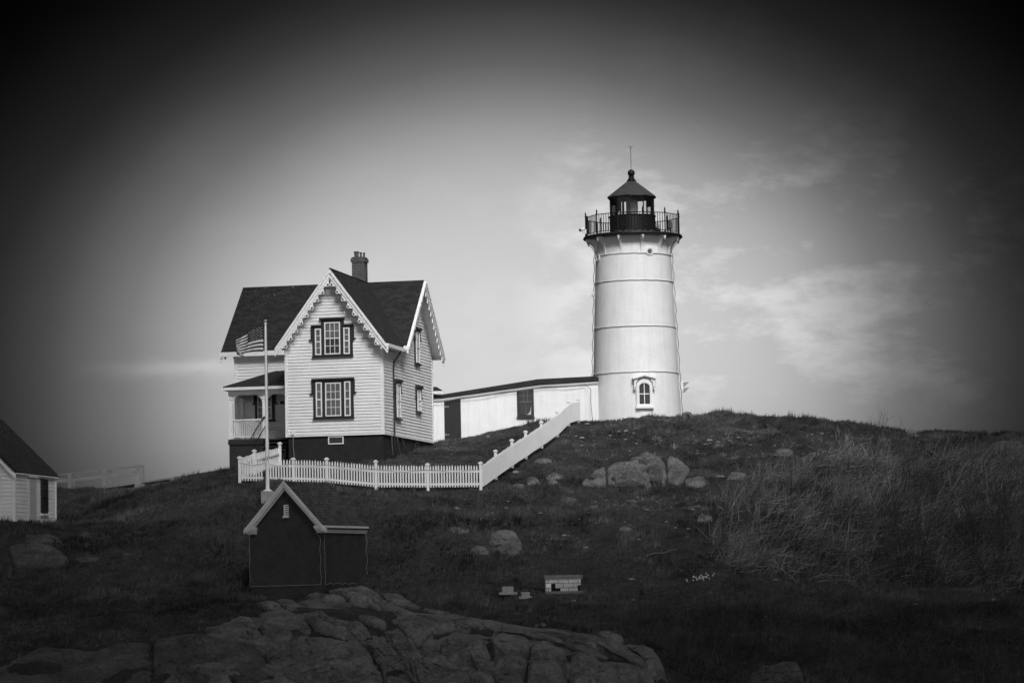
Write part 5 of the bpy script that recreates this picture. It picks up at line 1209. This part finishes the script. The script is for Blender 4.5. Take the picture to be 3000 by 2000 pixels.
def stems(name, polypx, N, lab, cat, m, lr, lean, seed, wr=(.006, .012), box=((-30, 30), (105, 152)), arch=.5, hz_=0.0, fade=0):
    rg = np.random.default_rng(seed); x = rg.uniform(*box[0], N); y = rg.uniform(*box[1], N); z = zt(x, y); px, py = proj(x, y, z)
    edge = fbm(px / 90, py / 90, 0, 3, seed) * 28
    k = inpoly(px + edge, py + edge * .5, polypx) & ~offrocks(x, y, z); x, y, z = x[k], y[k], z[k]; n_ = len(x)
    SG = 5; L = rg.uniform(*lr, n_) * (.75 + .5 * np.clip(fbm(x / 2, y / 2, 0, 2, seed + 1) + .5, 0, 1.2)); az = rg.normal(lean[0], lean[1], n_); tilt = np.clip(rg.normal(lean[2], lean[3], n_), 0, 1.5)
    w = rg.uniform(*wr, n_); P_ = np.stack([x, y, z - .05 + rg.uniform(0, 1, n_) * hz_ * np.clip(.6 + .8 * fbm(x / 1.8, y / 1.8, 0, 2, seed + 5), .05, 2)], -1); pts_ = [P_]
    curl = rg.normal(arch, .35, n_); azd = rg.normal(0, .5, n_)
    for s_ in range(SG):
        f_ = (s_ + .5) / SG; ti = tilt + curl * f_ * f_; aa = az + azd * f_
        pts_.append(pts_[-1] + np.stack([np.sin(ti) * np.cos(aa), np.sin(ti) * np.sin(aa), np.cos(ti)], -1) * (L / SG)[:, None])
    V = []; up_ = np.zeros((n_, 3)); ang = rg.uniform(-.6, .6, n_); sx = np.stack([np.cos(ang), np.sin(ang), 0 * ang], -1)
    sx2 = np.stack([0 * ang, 0 * ang, np.ones(n_)], -1); flat = (tilt > .8)[:, None]; sxx = np.where(flat, sx * .35 + sx2 * .9, sx)
    for i, q_ in enumerate(pts_):
        ww = (w * (1 - .75 * i / SG))[:, None]; back = np.array([0, 1.0, 0])[None] * ww
        V += [q_ - sxx * ww, q_ + sxx * ww, q_ + back * 1.6]
    V = np.stack(V, 1); nv = V.shape[1]; F_ = []
    for i in range(SG):
        for a, b in ((0, 1), (1, 2), (2, 0)): F_.append((i * 3 + a, i * 3 + b, (i + 1) * 3 + b, (i + 1) * 3 + a))
    F_ = (np.arange(n_)[:, None, None] * nv + np.array(F_)[None]).reshape(-1, 4)
    t_ = np.repeat(np.clip(rg.beta(.9, 2.4, n_) + .12 * fbm(x / 1.5, y / 1.5, 0, 2, 3), 0, 1), nv)
    o = npmesh(name, V.reshape(-1, 3), F_, m, t_, smooth=True); tag(o, lab, cat, kind='stuff'); return o
TH = [(2085,1640),(2070,1540),(2130,1470),(2180,1420),(2330,1400),(2400,1362),(2480,1352),(2620,1372),(2800,1378),(3100,1370),(3100,1715),(2600,1718),(2300,1705),(2140,1680)]
stems('bramble_thicket', TH, 80000, 'pale tangled thicket of dry brambles covering the right slope', 'brambles', DRYM, (.4, 1.5), (.15, 1.0, 1.15, .42), 5, (.006, .021), ((5, 31), (116, 146)), .35, .7)
stems('dead_canes', TH, 9000, 'upright dead canes standing out of the bramble thicket', 'canes', DRYM, (.7, 1.5), (.2, 1.5, .4, .25), 6, (.006, .013), ((5, 31), (116, 146)), .3)
stems('weeds', [(1790,1800),(1900,1775),(2150,1780),(2400,1760),(2700,1770),(3100,1760),(3100,2050),(1990,2050),(1950,1940),(1850,1870)], 60000, 'matted dark weeds filling the hollow at the lower right', 'weeds', WEEDM, (.25, .7), (.6, 1.6, .9, .5), 8, (.005, .010), ((2, 31), (104, 118)), .5, .15)
def shrub(pos, H, spread, nst, lab, seed, name='bare_shrub', lean=0.0, sub=True, grp=None, m=TWIGM, r0_=.02):
    rs = random.Random(seed); MBs = []; V = []; Fq = []; T_ = []
    def seg(a, b, ra, rb, tone):
        d = (b - a).normalized(); u_ = d.cross(Vector((0, 1, .1))).normalized(); w = d.cross(u_); i = len(V)
        for (c, r_) in ((a, ra), (b, rb)):
            for k in range(3): an = 2.094 * k; V.append(c + u_ * math.cos(an) * r_ + w * math.sin(an) * r_); T_.append(tone)
        for k in range(3): Fq.append((i + k, i + (k + 1) % 3, i + 3 + (k + 1) % 3, i + 3 + k))
    def grow(p, d, L, r_, lev, tone):
        n_ = 4 if lev < 2 else 3
        for s_ in range(n_):
            d = (d + Vector((rs.gauss(0, .12), rs.gauss(0, .12), .08 if lev else .03))).normalized(); q_ = p + d * L / n_; seg(p, q_, r_ * (1 - .5 * s_ / n_), r_ * (1 - .5 * (s_ + 1) / n_), tone)
            if lev < (3 if sub else 2) and (s_ > 0 or lev > 0):
                for _ in range(rs.choice((1, 2, 2)) if lev < 2 else rs.choice((0, 1, 1))):
                    dd_ = (d + Vector((rs.gauss(0, .5), rs.gauss(0, .5), rs.gauss(.1, .3)))).normalized(); grow(q_, dd_, L * rs.uniform(.35, .6), r_ * .5, lev + 1, tone)
            p = q_
    for k in range(nst):
        a = rs.uniform(0, 6.28); t_ = rs.uniform(.05, spread); grow(Vector((math.cos(a) * .15 * spread, math.sin(a) * .15 * spread, -.1)), Vector((math.sin(t_) * math.cos(a) + lean, math.sin(t_) * math.sin(a), math.cos(t_))).normalized(), H * rs.uniform(.7, 1.0), r0_ * rs.uniform(.7, 1.1), 0, rs.random())
    o = npmesh(name, np.array([tuple(v) for v in V]), np.array(Fq), m, np.array(T_)); o.location = (pos.x, pos.y, pos.z); tag(o, lab, 'shrub' if name != 'sapling' else 'sapling', grp); return o
for i, (px, py, H, spd, ns, lab) in enumerate([
    (2640, 1690, 2.9, .75, 13, 'largest dark bare shrub fanning up in front of the thicket'), (2905, 1700, 3.4, .6, 11, 'tall dark bare shrub near the right edge'), (2990, 1600, 3.0, .6, 9, 'dark bare shrub cut by the right edge'),
    (2460, 1330, 1.0, .6, 6, 'spiky pale shrub at the top left of the thicket'), (2560, 1345, 1.5, .5, 5, 'thin bare shrub rising to the skyline'), (2620, 1350, 1.5, .5, 3, 'leaning bare twigs crossing the crest right of the lighthouse'),
    (2800, 1350, 1.2, .5, 4, 'bare shrub breaking the skyline near the right edge'), (2200, 1560, 1.0, .7, 5, 'wispy bare shrub at the left fringe of the thicket'), (2120, 1620, 1.1, .8, 5, 'low twiggy shrub at the lower left fringe of the thicket'), (2730, 1480, 1.5, .7, 7, 'dark twiggy shrub in the middle of the thicket'), (2340, 1420, 1.0, .6, 6, 'pale twiggy shrub beside the lichen patched rock')]):
    shrub(G1(px, py), H, spd, ns, lab, 300 + i, grp='bare shrubs on the right slope', m=DRYM if 'pale' in lab or 'wispy' in lab else TWIGM)
shrub(G1(2256, 1352), 1.05, .12, 1, 'small bare forked sapling standing alone on the slope', 340, 'sapling', m=DRYM, r0_=.022)
shrub(G1(1985, 1935), 1.3, .5, 3, 'few bare canes leaning beside the foreground ledge end', 341, grp='bare shrubs on the right slope', m=TWIGM)
sh_ = shrub(G1(1150, 1345), .45, .9, 8, 'tiny dark bush at the foot of the house corner', 342, m=WEEDM)
# fallen branch
a, b = G1(1893, 1632), G1(1992, 1612); m_ = MB(); pth = [Vector((0, 0, .06))] + [(b - a) * t_ + Vector((0, 0, .08 + .05 * math.sin(t_ * 9))) for t_ in (.25, .5, .75, 1)]
m_.tube(pth, .03, 6, r1=.008); m_.tube([pth[2], pth[2] + Vector((-.1, 0, .22))], .012, 4, r1=.004); o = m_.build('fallen_branch', mat('dead_wood', .16, .8, .3), None, a); tag(o, 'pale fallen branch lying on the grass left of the thicket', 'branch')
# white flowers
fm_ = MB(); 
for k in range(5):
    a = k * 2 * math.pi / 5; c, s_ = math.cos(a), math.sin(a); e, f_ = math.cos(a + .6), math.sin(a + .6)
    fm_.face([(0, -.01, .26), (.045 * c, -.03, .26 + .045 * s_), (.06 * (c + e) / 2, -.02, .26 + .06 * (s_ + f_) / 2), (.045 * e, -.03, .26 + .045 * f_)])
fm_.lathe([(.018, .25), (.022, .28)], 6)
fo = fm_.build('petals', mat('white_petals', .75, .7)); st2 = MB(); st2.tube([(0, 0, -.1), (.01, 0, .15), (0, 0, .26)], .006, 4); stm = st2.build('stem', mat('flower_stem', .05, .8))
rs = random.Random(4)
fl0 = thing('white_flower', 'small white flower in the clump at the foot of the thicket', 'flower', (0, 0, 0), 0, 'white flowers at the foot of the thicket'); fo.parent = fl0; stm.parent = fl0
for i in range(26):
    px = rs.gauss(2052, 20); py = rs.gauss(1703, 6); p = G1(px, py)
    if i == 0: o = fl0
    else:
        o = fl0.copy(); COL.objects.link(o)
        for ch_ in (fo, stm): c2 = ch_.copy(); COL.objects.link(c2); c2.parent = o
    sc2 = rs.uniform(.55, .85); o.location = p; o.rotation_euler = (0, 0, rs.uniform(-.7, .7)); o.scale = (sc2,) * 3
